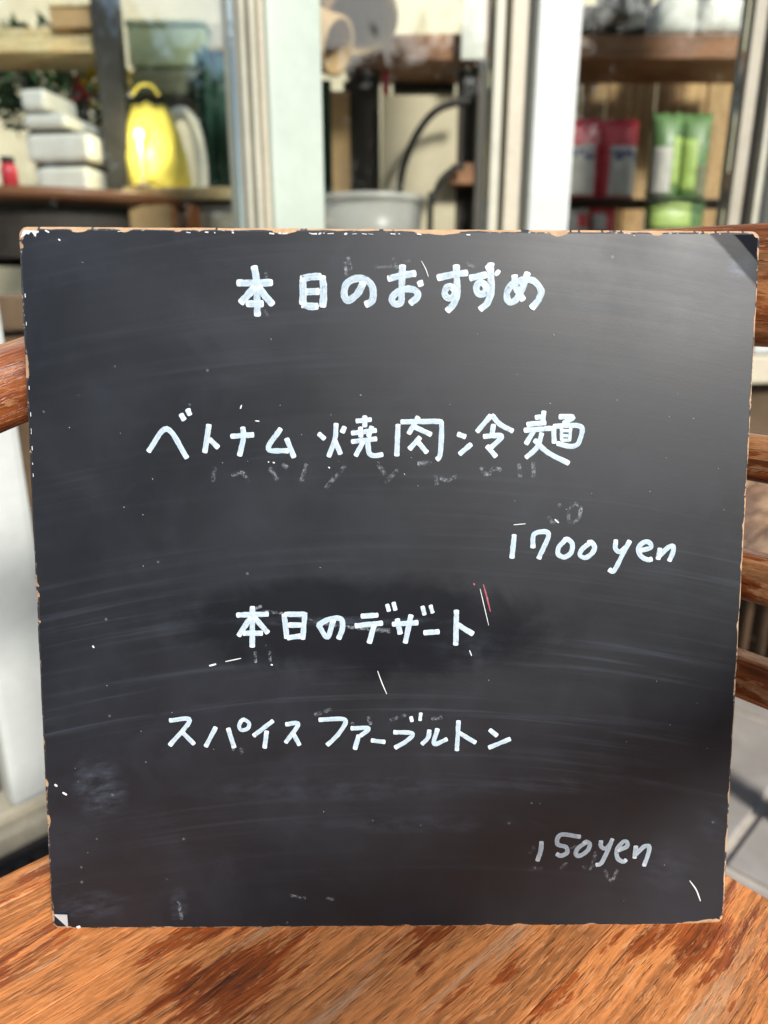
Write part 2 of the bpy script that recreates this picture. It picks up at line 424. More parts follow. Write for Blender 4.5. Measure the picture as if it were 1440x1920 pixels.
# top rail: left arm end -> rising arm -> rounded corner -> tall crest -> right arm
zc = (top_z + bot_z) / 2; hc = top_z - bot_z
cz = lambda z: CAMZ + z
armp = [pl((-.47, .285, cz(-.101))), pl((-.37, .365, cz(-.094))), pl((-.30, .425, cz(-.079))), pl((-.238, .476, cz(-.054))), pl((-.16, .545, cz(-.026))), pl((-.06, .635, zc - .018))]
p_e = armp[-1]
crest = [Vector((.000, .012, zc - .008)), Vector((.056, -.060, zc)), Vector((.076, -.16, zc + .001)), Vector((.080, -.28, zc)), Vector((.074, -.42, zc)), Vector((.050, -.54, zc - .006)), Vector((-.03, -.625, zc - .03)), Vector((-.14, -.655, zc - .06)), Vector((-.30, -.66, zc - .085)), Vector((-.46, -.655, zc - .095))]
path = cr(armp + crest, 10)
nseg = (len(path) - 1) / 10.0
def rsec(t):
    s = t * nseg
    def ss(a, b, x):
        x = max(0, min(1, (x - a) / (b - a))); return x * x * (3 - 2 * x)
    kk = ss(4.2, 7.6, s) * (1 - ss(11, 13, s))
    return (.066 * (1 - kk) + .030 * kk, .047 * (1 - kk) + hc * kk)
def rlean(t):
    return Vector((.14, 0, 1)).normalized() if .3 < t < .8 else Vector((0, 0, 1))
def rlean2(t):
    s = t * nseg; x = max(0, min(1, (s - 5) / 3)) * (1 - max(0, min(1, (s - 10.5) / 3)))
    return Vector((.15 * x, 0, 1)).normalized()
chair_obj('top_rail', loft(path, rsec, 28, rlean2, 3.6), M['crest_wood'], chair)
for (a, b, d0, d1) in ((2, 3, .050, .045), (4, 5, .038, .034), (6, 7, .026, .022)):
    zt, zb = zs[a], zs[b]; d = (d0 + d1) / 2; zm = (zt + zb) / 2; h = zt - zb
    P = cr([Vector((d - .034, -.045, zm)), Vector((d - .008, -.14, zm)), Vector((d, -.28, zm)), Vector((d - .006, -.42, zm)), Vector((d - .030, -.575, zm))], 8)
    chair_obj('back_slat', loft(P, lambda t: (.020, h), 20, lambda t: Vector((.10, 0, 1)).normalized(), 5.0), M['slat_wood'], chair)
def post_path(u0, v0, z0, u1, v1, z1): return [Vector((u0, v0, z0)).lerp(Vector((u1, v1, z1)), i / 8) for i in range(9)]
for (v, du) in ((-.038, .005), (-.585, .005)):
    chair_obj('back_post', loft(post_path(-.045, v, SEATZ - .10, .028 + du, v, zc - .02), lambda t: (.032, .038), 16, lambda t: Vector((0, 1, 0)), 5.0), M['rail_wood'], chair)
for (u, v) in ((-.035, -.04), (-.035, -.585), (-.52, -.04), (-.52, -.585)):
    chair_obj('leg', loft(post_path(u, v, 0.0, u, v, SEATZ - .036), lambda t: (.034 + .012 * t, .034 + .012 * t), 16, lambda t: Vector((0, 1, 0)), 6.0), M['rail_wood'], chair)
ap = pl((-.47, .285, cz(-.12)))
chair_obj('arm_support', loft(post_path(-.50, -.035, SEATZ - .10, ap.x + .02, ap.y, ap.z), lambda t: (.034, .040), 16, lambda t: Vector((0, 1, 0)), 5.0), M['rail_wood'], chair)
chair_obj('arm_support', loft(post_path(-.46, -.59, SEATZ - .10, -.44, -.655, zc - .105), lambda t: (.034, .040), 16, lambda t: Vector((0, 1, 0)), 5.0), M['rail_wood'], chair)
for (a, b) in (((-.035, -.04), (-.52, -.04)), ((-.035, -.585), (-.52, -.585))):
    chair_obj('stretcher', loft(post_path(a[0], a[1], .16, b[0], b[1], .16), lambda t: (.022, .030), 14, None, 5.0), M['rail_wood'], chair)

# second seat behind the slats at the right
HB2 = R(42); f1 = Vector((math.sin(HB2), math.cos(HB2), 0))
bc = Vector((.69, 1.20, 0))
bench = empty('wooden_bench', bc, math.atan2(f1.y, f1.x), 'weathered plank bench with dark fluted apron, glimpsed between the armchair back slats', 'bench')
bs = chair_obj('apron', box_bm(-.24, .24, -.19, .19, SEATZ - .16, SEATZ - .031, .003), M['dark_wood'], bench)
for i in range(4):
    y0 = -.215 + i * .1075
    chair_obj('seat_plank', box_bm(-.27, .27, y0 + .0012, y0 + .1063, SEATZ - .03, SEATZ, .004), M['bench_wood'], bench)
for i in range(16):
    y = -.18 + i * .024
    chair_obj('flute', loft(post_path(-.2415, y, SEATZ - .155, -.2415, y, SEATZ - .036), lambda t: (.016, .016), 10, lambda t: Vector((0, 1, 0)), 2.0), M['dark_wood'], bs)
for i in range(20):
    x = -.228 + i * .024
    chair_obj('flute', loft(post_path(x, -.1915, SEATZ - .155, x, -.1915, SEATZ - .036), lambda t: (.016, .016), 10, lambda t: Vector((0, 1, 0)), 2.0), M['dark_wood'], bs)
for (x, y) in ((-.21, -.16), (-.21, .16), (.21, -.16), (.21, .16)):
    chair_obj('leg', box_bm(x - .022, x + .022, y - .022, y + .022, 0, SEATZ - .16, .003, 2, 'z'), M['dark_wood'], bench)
# ------------------------------------------------------------------ the menu board
S = 0.42; SH = 0.4222; TH = 0.009
bx = Vector((.99992, .01175, -.0050)).normalized()
bz = Vector((.0026, .1933, .9811)); bz = (bz - bx * bz.dot(bx)).normalized()
by = bz.cross(bx).normalized()                      # into the board, away from the viewer
bo = Vector((.00343, .3511, CAMZ - .3790))
BM = Matrix((( bx.x, by.x, bz.x, bo.x), (bx.y, by.y, bz.y, bo.y), (bx.z, by.z, bz.z, bo.z), (0, 0, 0, 1)))
def B(px, py):                                       # photograph pixel -> place on the board's face
    d = ray(px, py); o = Vector((0, 0, CAMZ))
    t = (bo - o).dot(by) / d.dot(by); P = o + d * t - bo
    return (P.dot(bx), P.dot(bz))
board = empty('menu_board', bo, 0, 'square black chalkboard with white handwritten menu, leaning on the armchair seat', 'menu board')
board.matrix_world = BM
PXM = .42 / 1330

def board_face_mat():
    t = NT('black_chalkboard_paint'); v = t.coord('Object'); xyz = t.sep(v); x, z = xyz[0], xyz[2]
    flat = t.comb(x, 0.0, z)
    xx = t.math('SUBTRACT', x, .005)
    za = t.math('ADD', z, t.math('MULTIPLY', t.math('MULTIPLY', xx, xx), .55))          # wiping arcs
    cloud = t.noise(flat, 9, 5, .6, .4); cloud2 = t.noise(flat, 26, 5, .62, .6)
    st = t.noise(t.comb(t.math('MULTIPLY', x, 5), 0.0, t.math('MULTIPLY', za, 210)), 1.0, 4, .62)
    st2 = t.noise(t.comb(t.math('MULTIPLY', x, 2.5), 3.0, t.math('MULTIPLY', za, 38)), 1.0, 3, .6)
    fine = t.noise(flat, 700, 3, .6)
    dust = t.math('ADD', t.ramp(cloud, .35, .7, .003, .014), t.ramp(cloud2, .45, .72, 0, .008))
    streak = t.math('MULTIPLY', t.ramp(st, .48, .70), t.ramp(st2, .40, .66))
    low = t.ramp(z, .05, .13, .25, 1.0); hi = t.ramp(z, .17, .30, 1.0, .30)
    dust = t.math('ADD', dust, t.math('MULTIPLY', t.math('MULTIPLY', streak, .045), t.math('MULTIPLY', low, hi)))
    def blob(px, py, rx, ry, wob=.9, src=None):
        cx, cz_ = B(px, py)
        du = t.math('DIVIDE', t.math('SUBTRACT', x, cx), rx * PXM); dv = t.math('DIVIDE', t.math('SUBTRACT', z, cz_), ry * PXM)
        q = t.math('ADD', t.math('MULTIPLY', du, du), t.math('MULTIPLY', dv, dv))
        q = t.math('ADD', q, t.math('MULTIPLY', t.math('SUBTRACT', src if src else cloud2, .5), wob * 2))
        return q
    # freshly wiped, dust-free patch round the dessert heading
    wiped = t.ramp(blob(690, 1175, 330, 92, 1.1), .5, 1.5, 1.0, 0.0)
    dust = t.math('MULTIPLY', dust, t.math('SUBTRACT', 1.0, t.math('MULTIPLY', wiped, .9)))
    # bluish smudges left by the cloth
    grit = t.math('ADD', t.math('MULTIPLY', t.noise(t.comb(t.math('MULTIPLY', x, 60), 0.0, t.math('MULTIPLY', za, 170)), 1.0, 5, .7), .7), t.math('MULTIPLY', cloud2, .3))
    for (px, py, rx, ry, a) in ((185, 1475, 50, 60, .34), (1390, 500, 26, 20, .9), (640, 1480, 330, 26, .10), (800, 1545, 260, 18, .12), (170, 1700, 70, 30, .2),
                                (1100, 1470, 180, 20, .12), (1250, 1620, 60, 60, .16), (1330, 560, 100, 90, .16), (1100, 520, 80, 60, .12), (335, 1700, 18, 40, .25), 
                                (620, 1165, 190, 9, .30), (880, 1215, 60, 40, .12), (1350, 1540, 60, 50, .12)):
        w = t.ramp(blob(px, py, rx, ry, 1.6), .0, 1.7, 1.0, 0.0)
        dust = t.math('ADD', dust, t.math('MULTIPLY', t.math('MULTIPLY', w, t.ramp(grit, .40, .72)), a * .32))
    spk = t.n('ShaderNodeTexVoronoi'); t.l(flat, spk.inputs['Vector']); spk.inputs['Scale'].default_value = 95
    sx = t.math('MULTIPLY', t.ramp(spk.outputs['Distance'], .05, .11, 1.0, 0.0), t.ramp(t.sep(spk.outputs['Color'])[0], .90, .92))
    # glossy untouched corner at the upper right, under a lost strip of tape
    c0 = t.math('ADD', t.math('SUBTRACT', x, .2120), t.math('SUBTRACT', z, .4215))
    c0 = t.math('ADD', c0, t.math('MULTIPLY', t.math('SUBTRACT', cloud2, .5), .004))
    strip = t.ramp(c0, -.0345, -.031); corner = t.ramp(c0, -.0205, -.0185)
    dust = t.math('MULTIPLY', dust, t.math('SUBTRACT', 1.0, t.math('MULTIPLY', strip, .7)))
    col = t.mix(dust, (.0044, .0057, .0088), (.36, .45, .62))
    col = t.mix(t.math('MULTIPLY', sx, .1), col, (.62, .68, .72))
    pit = t.ramp(t.noise(flat, 60, 3, .6, .8), .68, .74)
    col = t.mix(t.math('MULTIPLY', pit, .45), col, (.006, .006, .007))
    rough = t.math('ADD', t.ramp(cloud, .3, .7, .42, .49), t.math('MULTIPLY', dust, .2))
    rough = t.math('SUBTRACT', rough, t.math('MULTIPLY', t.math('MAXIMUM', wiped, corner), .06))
    rough = t.math('ADD', rough, t.math('MULTIPLY', t.math('SUBTRACT', st, .5), .08))
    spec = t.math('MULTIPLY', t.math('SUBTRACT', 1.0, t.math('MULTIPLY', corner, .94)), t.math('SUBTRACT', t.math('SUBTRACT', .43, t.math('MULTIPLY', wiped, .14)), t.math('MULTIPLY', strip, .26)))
    h = t.math('ADD', t.math('MULTIPLY', fine, .35), t.math('MULTIPLY', st, .4))
    return t.done(t.bsdf(col, rough, t.bump(h, .12, .0004), spec))
def rim_mat(name, pale):
    t = NT(name); v = t.coord('Object')
    a = t.noise(v, 70, 4, .65); b = t.noise(v, 420, 3, .6)
    f = t.math('ADD', t.math('MULTIPLY', a, .7), t.math('MULTIPLY', b, .3))
    col = t.mix(t.ramp(f, .5 - pale, .56 - pale), (.03, .03, .036), (.46, .30, .18))
    col = t.mix(t.ramp(b, .60, .68, 0, .8), col, (.50, .48, .47))
    return t.done(t.bsdf(col, .6, t.bump(b, .4, .0006)))
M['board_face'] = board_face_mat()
M['rim_dark'] = rim_mat('chipped_black_edge', -.05)
M['rim_pale'] = rim_mat('worn_fibreboard_edge', .055)
M['mdf'] = simple('fibreboard', (.46, .295, .17), .85, .2, 220, bump=.5)
M['white_chip'] = simple('white_primer', (.62, .64, .66), .5, .12, 300)

# outline walked clockwise from the top-left corner, in millimetre steps
def outline():
    pts = []; h = S / 2; r = .0048; st_ = .0012
    def seg(a, b):
        n = max(2, int((Vector(b) - Vector(a)).length / st_))
        for i in range(n): pts.append(Vector(a).lerp(Vector(b), i / n))
    def arc(c, a0, rr):
        for i in range(6):
            a = a0 - i / 6 * math.pi / 2; pts.append(Vector((c[0] + rr * math.cos(a), c[1] + rr * math.sin(a))))
    seg((-h + r, SH), (h - r, SH)); arc((h - r, SH - r), math.pi / 2, r)
    seg((h, SH - r), (h, r)); arc((h - r, r), 0, r)
    seg((h - r, 0), (-h + r, 0)); arc((-h + r, r), -math.pi / 2, r)
    seg((-h, r), (-h, SH - r)); arc((-h + r, SH - r), math.pi, r)
    return pts
OUT = outline(); NP = len(OUT)
bm = bmesh.new(); inner = []; half = []; mid = []; back = []; ins = []
for i, p in enumerate(OUT):
    T = (OUT[(i + 1) % NP] - OUT[i - 1]).normalized(); N = Vector((T.y, -T.x))      # inward for a clockwise walk
    n1 = mnoise.noise(Vector((p.x * 90, p.y * 90, 1.3))); n2 = mnoise.noise(Vector((p.x * 400, p.y * 400, 7.7)))
    side = 'top' if p.y > SH - .003 else 'bot' if p.y < .003 else 'right' if p.x > 0 else 'left'
    a = .0014 + .00018 * n2 + max(0, n1 - .22) * .0032
    if side == 'top': a += .0008
    dTL = (p - Vector((-S / 2, SH))).length; dBR = (p - Vector((S / 2, 0))).length; dTR = (p - Vector((S / 2, SH))).length; dBL = (p - Vector((-S / 2, 0))).length
    if dTL < .020: a = max(a, .0028 * (1 - (dTL / .020) ** 3) + .0008 * n2)
    if side == 'bot' and dBR < .040: a = max(a, .0052 * (1 - dBR / .040) ** .8 + .0006 * n2)
    elif dBR < .010: a = max(a, .0030 * (1 - dBR / .010) + .0005 * n2)
    if dTR < .012: a = max(a, .0019 + .0007 * n2)
    if dBL < .012: a = max(a, .0022 + .0005 * n2)
    dL = abs(p.y - B(60, 1130)[1])
    if side == 'left' and dL < .013: a = max(a, .0022 + .0006 * n2)
    ins.append(a)
    jit = .00030 * mnoise.noise(Vector((p.x * 60, p.y * 60, 3.1))) + .00006 * n2
    q1 = p + N * a; q2 = p + N * (jit + .0001)
    q3 = p + N * (jit + .0001 + (a - jit) * (.60 + .30 * n1)); half.append(bm.verts.new((q3.x, .0004, q3.y)))
    inner.append(bm.verts.new((q1.x, 0, q1.y))); mid.append(bm.verts.new((q2.x, .0011 + .25 * max(0, a - .0012), q2.y)))
    back.append(bm.verts.new((q2.x, TH, q2.y)))
ff = bm.faces.new(inner); ff.material_index = 0
for i in range(NP):
    j = (i + 1) % NP; p = OUT[i]
    side = 'top' if p.y > SH - .003 else 'bot' if p.y < .003 else 'right' if p.x > 0 else 'left'
    f0_ = bm.faces.new((inner[i], half[i], half[j], inner[j])); f1_ = bm.faces.new((half[i], mid[i], mid[j], half[j])); f2_ = bm.faces.new((mid[i], back[i], back[j], mid[j]))
    f0_.material_index = 3 if ins[i] > .0024 else (2 if side == 'bot' else 1)
    f1_.material_index = 3 if ins[i] > .00215 else (1 if side == 'left' or (side == 'top' and mnoise.noise(Vector((p.x * 30, 5, 2))) < .06) else (3 if side == 'top' else 2))
    f2_.material_index = 2
    if side == 'left' or side == 'top':
        f2_.material_index = 3 if ins[i] > .0019 or side == 'top' else 1
bf = bm.faces.new(back[::-1]); bf.material_index = 3
bmesh.ops.recalc_face_normals(bm, faces=bm.faces[:])
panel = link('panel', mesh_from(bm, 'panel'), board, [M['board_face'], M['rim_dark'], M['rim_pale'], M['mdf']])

# ---- handwriting: every character is a mesh of its own, thin ribs of paint on the face
def paint_mat(name, op, rub):
    t = NT(name); uv = t.sep(t.coord('UV')); u, v = uv[0], uv[1]; o = t.coord('Object')
    rows = t.noise(t.comb(t.math('MULTIPLY', u, 260), t.math('MULTIPLY', v, 3.2), t.math('MULTIPLY', t.n('ShaderNodeObjectInfo').outputs['Random'], 50)), 1.0, 4, .6)
    blot = t.noise(o, 330, 4, .6)
    endw = t.ramp(t.math('ADD', u, t.math('MULTIPLY', t.math('SUBTRACT', blot, .5), .006)), .0002, .0022, 1.0, 0.0)
    edge = t.ramp(t.math('ABSOLUTE', v), .55, .95)
    a = t.math('ADD', op, t.math('MULTIPLY', t.math('SUBTRACT', rows, .5), .9))
    a = t.math('ADD', a, t.math('MULTIPLY', endw, .30)); a = t.math('ADD', a, t.math('MULTIPLY', edge, .08))
    a = t.math('SUBTRACT', a, t.math('MULTIPLY', t.ramp(blot, .56, .74), rub))
    brush = t.ramp(t.math('ADD', t.math('ABSOLUTE', v), t.math('MULTIPLY', blot, .5)), 1.12, 1.3, 1.0, 0.0)
    a = t.math('MULTIPLY', a, brush, clamp=True)
    col = t.mix(t.math('MULTIPLY', endw, t.ramp(blot, .42, .66, 0, .8)), (.49, .61, .70), (.74, .80, .84))
    b = t.bsdf(col, .42, t.bump(t.math('ADD', rows, blot), .35, .0005), .45)
    tr = t.n('ShaderNodeBsdfTransparent'); mx = t.n('ShaderNodeMixShader')
    t.l(a, mx.inputs[0]); t.l(tr.outputs[0], mx.inputs[1]); t.l(b, mx.inputs[2])
    return t.done(mx.outputs[0])
def ghost_mat():
    t = NT('half_erased_chalk'); uv = t.sep(t.coord('UV')); v = uv[1]; o = t.coord('Object')
    g = t.noise(o, 420, 4, .7); g2 = t.noise(o, 60, 3, .6)
    a = t.math('MULTIPLY', t.ramp(g, .40, .72), t.ramp(t.math('ABSOLUTE', v), .4, 1.0, 1.0, 0.0))
    a = t.math('MULTIPLY', a, t.ramp(g2, .35, .65, .10, .42))
    b = t.bsdf((.60, .68, .76), .7); tr = t.n('ShaderNodeBsdfTransparent'); mx = t.n('ShaderNodeMixShader')
    t.l(a, mx.inputs[0]); t.l(tr.outputs[0], mx.inputs[1]); t.l(b, mx.inputs[2])
    return t.done(mx.outputs[0])
M['paint'] = paint_mat('white_paint_marker', .80, .18)
M['paint_worn'] = paint_mat('rubbed_white_paint_marker', .70, .34)
M['ghost'] = ghost_mat()
M['scratch'] = simple('white_scratch', (.62, .65, .67), .5, .1, 300)
M['fleck'] = simple('grey_fleck', (.34, .37, .40), .6, .3, 300)
M['red_scratch'] = simple('red_crayon_scratch', (.30, .07, .09), .6, .3, 300)
LIFT = [0]
def ribbon(bm, uvl, pts2, w, taper=False):
    """pts2 on the face (x, z); w full width in metres; domed paint stroke with rounded ends"""
    LIFT[0] = (LIFT[0] + 1) % 9
    y0 = -.00012 - .00005 * LIFT[0]
    P = cr([Vector((a, b, 0)) for a, b in pts2], 8)
    Q = [P[0]]
    for p in P[1:]:
        if (p - Q[-1]).length > .0004: Q.append(p)
    if len(Q) < 2: Q.append(Q[0] + Vector((.0006, 0, 0)))
    L = [0]
    for a, b in zip(Q, Q[1:]): L.append(L[-1] + (b - a).length)
    tot = L[-1]; h = w / 2; rows = []
    T0 = (Q[1] - Q[0]).normalized(); T1 = (Q[-1] - Q[-2]).normalized()
    seq = []
    for k in (3, 2, 1):
        a = k / 3.3; seq.append((Q[0] - T0 * h * a * .45, T0, math.sqrt(max(0, 1 - a * a)), 0.0))
    for i, p in enumerate(Q):
        T = (Q[min(i + 1, len(Q) - 1)] - Q[max(0, i - 1)]).normalized()
        seq.append((p, T, 1.0, min(L[i], tot - L[i])))
    for k in (1, 2, 3):
        a = k / 3.3; seq.append((Q[-1] + T1 * h * a * .45, T1, math.sqrt(max(0, 1 - a * a)), 0.0))
    for idx, (p, T, sc, ue) in enumerate(seq):
        N = Vector((-T.y, T.x, 0))
        wv = 1 + .13 * mnoise.noise(Vector((p.x * 260, p.y * 260, LIFT[0]))) 
        if taper: wv *= .35 + .65 * math.sin(math.pi * (idx + .5) / len(seq))
        row = []
        for vv in (-1, -.6, 0, .6, 1):
            jj = 1 + .05 * mnoise.noise(Vector((p.x * 900, p.y * 900, vv)))
            c = p + N * (h * sc * wv * vv * jj)
            row.append((bm.verts.new((c.x, y0 - .00010 * (1 - vv * vv), c.y)), ue, vv))
        rows.append(row)
    for a, b in zip(rows, rows[1:]):
        for k in range(4):
            vs4 = (a[k], b[k], b[k + 1], a[k + 1])
            f = bm.faces.new([q[0] for q in vs4]); f.smooth = True
            for l, q in zip(f.loops, vs4): l[uvl].uv = (q[1], q[2])
def marks(name, strokes, org, sc, wpx, mat, taper=False, label=None):
    bm = bmesh.new(); uvl = bm.loops.layers.uv.verify()
    for s in strokes:
        w = wpx
        if isinstance(s, tuple) and isinstance(s[0], list): s, w = s
        ribbon(bm, uvl, [B(org[0] + a / sc, org[1] + b / sc) for a, b in s], w * PXM * (1.0 if taper else 1.04), taper)
    for f in bm.faces:
        if f.normal.y > 0: f.normal_flip()
    o = link(name, mesh_from(bm, name), board, mat)
    if label: o['label'] = label
    return o
def ring(cx, cy, rx, ry, n=9, a0=-60):
    return [(cx + rx * math.cos(R(a0 + 380 * i / n)), cy + ry * math.sin(R(a0 + 380 * i / n))) for i in range(n + 1)]
A, sa = (400, 460), 1440 / 340
for ch in ([[(195, 298), (330, 300), (462, 296)], [(325, 172), (345, 300), (350, 555)], [(325, 335), (275, 395), (220, 455)], [(362, 335), (405, 395), (470, 468)], [(270, 465), (390, 465)]],
           [[(712, 270), (712, 465)], [(702, 268), (780, 252), (850, 248)], [(868, 252), (876, 370), (870, 485)], [(735, 370), (835, 366)], [(712, 470), (760, 484), (825, 484)]],
           [[(1188, 300), (1155, 370), (1105, 420), (1062, 438), (1038, 385), (1058, 308), (1120, 268), (1200, 268), (1258, 320), (1270, 400), (1252, 450), (1212, 470)]]):
    marks('character', ch, A, sa, 12.5, M['paint_worn'])
A, sa = (700, 460), 4.0
for ch in ([[(115, 250), (220, 225), (312, 212)], [(218, 155), (215, 250), (212, 370), (205, 430), (160, 440), (138, 400), (180, 352), (260, 328), (318, 342), (332, 385), (280, 435)], [(348, 275), (358, 300)]],
           [[(485, 245), (590, 222), (700, 208)], [(622, 155), (625, 260), (628, 360), (602, 440), (555, 492)], ring(572, 355, 38, 44)],
           [[(728, 245), (845, 222)], [(925, 202), (938, 214)], [(882, 140), (880, 230), (885, 340), (855, 430), (803, 480)], [(858, 155), (880, 195)], ring(808, 325, 38, 44)],
           [[(1058, 230), (1068, 320), (1122, 408)], [(1155, 210), (1125, 300), (1068, 410), (1015, 425), (1000, 360), (1040, 295), (1120, 262), (1200, 268), (1256, 340), (1238, 405), (1188, 470)]]):
    marks('character', ch, A, sa, 12.0, M['paint_worn'])
A, sa = (240, 740), 1440 / 440
for ch in ([[(128, 347), (240, 210), (362, 386)], [(327, 122), (345, 153)], [(367, 92), (380, 122)]],
           [[(497, 187), (472, 352)], [(502, 275), (552, 323)]],
           [[(635, 256), (768, 246)], [(705, 203), (708, 270), (685, 372)]],
           [[(936, 210), (862, 332), (982, 345)], [(974, 272), (1018, 382)]]):
    marks('character', ch, A, sa, 9.6, M['paint'])
k = 3.1304 / (1440 / 440); off = (660 - 240) * (1440 / 440)
def D2C(p): return (p[0] * (1440 / 440) / 3.1304 + off, p[1] * (1440 / 440) / 3.1304)
yaki = [[(1172, 240), (1205, 270)], [(1328, 200), (1315, 230)], [(1277, 180), (1270, 270), (1232, 378)], [(1272, 285), (1303, 362)]]
yaki += [[D2C(p) for p in s] for s in ([(27, 155), (110, 146)], [(75, 128), (75, 186)], [(0, 226), (140, 210)], [(50, 194), (52, 246)], [(116, 190), (97, 243)], [(0, 276), (142, 259)], [(65, 278), (22, 357)], [(93, 268), (100, 340), (130, 358), (178, 352)])]
marks('character', yaki, A, sa, 9.0, M['paint'])
A, sa = (660, 740), 1440 / 460
for ch in ([[(270, 178), (263, 356)], [(290, 160), (400, 158), (512, 158), (525, 172), (524, 260), (516, 355), (497, 383)], [(388, 133), (333, 227)], [(372, 192), (462, 234)], [(398, 252), (338, 318)], [(387, 278), (438, 338)]],
           [[(622, 232), (663, 247)], [(697, 292), (632, 348)], [(814, 124), (735, 216)], [(822, 122), (870, 175), (942, 213)], [(830, 178), (822, 232)], [(774, 245), (878, 243), (818, 308)], [(793, 303), (843, 362)]],
           [[(1078, 135), (1128, 126)], [(1125, 100), (1117, 168)], [(1028, 175), (1133, 165)], [(1012, 210), (1163, 198)], [(1066, 212), (1022, 288)], [(1113, 228), (1086, 308), (1022, 368)], [(1072, 268), (1150, 340), (1270, 402)],
            [(1218, 130), (1297, 132), (1242, 168)], [(1182, 188), (1186, 282)], [(1184, 186), (1340, 186), (1334, 270), (1310, 298), (1270, 303), (1205, 286)],
            ([(1228, 195), (1228, 266)], 6), ([(1282, 198), (1275, 270)], 6), ([(1232, 212), (1278, 212)], 6), ([(1232, 241), (1278, 241)], 6), ([(1228, 268), (1276, 268)], 6)]):
    marks('character', ch, A, sa, 9.4, M['paint'])
A, sa = (900, 920), 3.6
for ch in ([[(230, 300), (215, 452)]], [[(356, 382), (366, 292), (462, 292), (396, 456)]],
           [[(575, 332), (532, 380), (527, 428), (570, 448), (613, 418), (622, 362), (592, 328), (566, 332)]],
           [[(745, 350), (692, 390), (673, 430), (705, 452), (750, 428), (772, 382), (750, 348), (727, 352)]],
           [[(915, 335), (913, 390), (942, 412), (982, 382)], [(1008, 340), (960, 430), (912, 526), (890, 545), (872, 532)]],
           [[(1072, 405), (1148, 384), (1143, 352), (1105, 347), (1067, 387), (1082, 438), (1128, 466), (1156, 460)]],
           [[(1214, 392), (1202, 460)], [(1212, 440), (1268, 384), (1303, 376), (1300, 420), (1277, 472)]]):
    marks('character', ch, A, sa, 9.2, M['paint'])
A, sa = (400, 1080), 1440 / 540
for ch in ([[(120, 195), (272, 190)], [(196, 155), (195, 352)], [(186, 208), (128, 297)], [(208, 208), (272, 282)], [(152, 285), (243, 285)]],
           [[(355, 192), (368, 308)], [(360, 191), (450, 190), (456, 200), (447, 312)], [(378, 245), (438, 245)], [(372, 308), (436, 300)]],
           [[(600, 222), (571, 304), (533, 255), (533, 240), (580, 216), (638, 214), (645, 262), (627, 312)]],
           [[(742, 200), (820, 195)], [(712, 248), (843, 235)], [(803, 248), (780, 332)], ([(869, 143), (878, 173)], 8), ([(901, 133), (910, 168)], 8)],
           [[(898, 240), (1020, 232)], [(920, 217), (934, 287)], [(988, 197), (960, 332)], ([(1046, 153), (1055, 192)], 8), ([(1086, 148), (1096, 182)], 8)],
           [[(1055, 283), (1126, 278)]], [[(1215, 173), (1212, 342)], [(1222, 243), (1296, 288)]]):
    marks('character', ch, A, sa, 10.0, M['paint'])
A, sa = (280, 1310), 2.0
for ch in ([[(78, 80), (152, 80), (78, 173)], [(122, 122), (168, 168)]], [[(249, 108), (212, 178)], [(296, 112), (318, 182)], ([(345, 82), (337, 102), (346, 117), (369, 111), (374, 91), (356, 78), (346, 82)], 7.5)],
           [[(463, 83), (392, 138)], [(440, 122), (433, 183)]], [[(513, 95), (558, 95), (512, 163)], [(541, 132), (563, 172)]],
           [[(638, 78), (733, 78), (710, 130), (668, 172)]], [[(758, 110), (822, 110), (792, 138)], [(785, 138), (771, 188)]], [[(834, 156), (882, 162)]],
           [[(918, 125), (986, 130), (965, 158), (922, 183)], ([(981, 68), (985, 84)], 7), ([(1018, 54), (1015, 80)], 7)], [[(1050, 118), (1045, 145), (1023, 169)], [(1080, 113), (1068, 168), (1115, 151)]],
           [[(1159, 83), (1153, 192)], [(1163, 128), (1222, 163)]], [[(1277, 117), (1303, 138)], [(1274, 183), (1352, 151)]]):
    marks('character', ch, A, sa, 8.6, M['paint'])
A, sa = (940, 1520), 3.6
for ch in ([[(270, 210), (265, 270), (243, 335)]], [[(530, 175), (402, 160), (377, 222), (436, 245), (442, 283), (402, 302), (374, 290)]],
           [[(570, 212), (513, 255), (503, 292), (530, 302), (578, 270), (597, 227), (575, 208), (557, 216)]],
           [[(671, 203), (671, 238), (700, 253), (738, 222)], [(748, 190), (710, 280), (672, 352), (640, 363)]],
           [[(788, 265), (843, 240), (847, 209), (820, 208), (778, 260), (783, 318), (820, 341), (842, 327)]],
           [[(906, 238), (897, 315)], [(898, 305), (960, 244), (997, 242), (988, 300), (962, 370)]]):
    marks('character', ch, A, sa, 8.8, M['paint'])
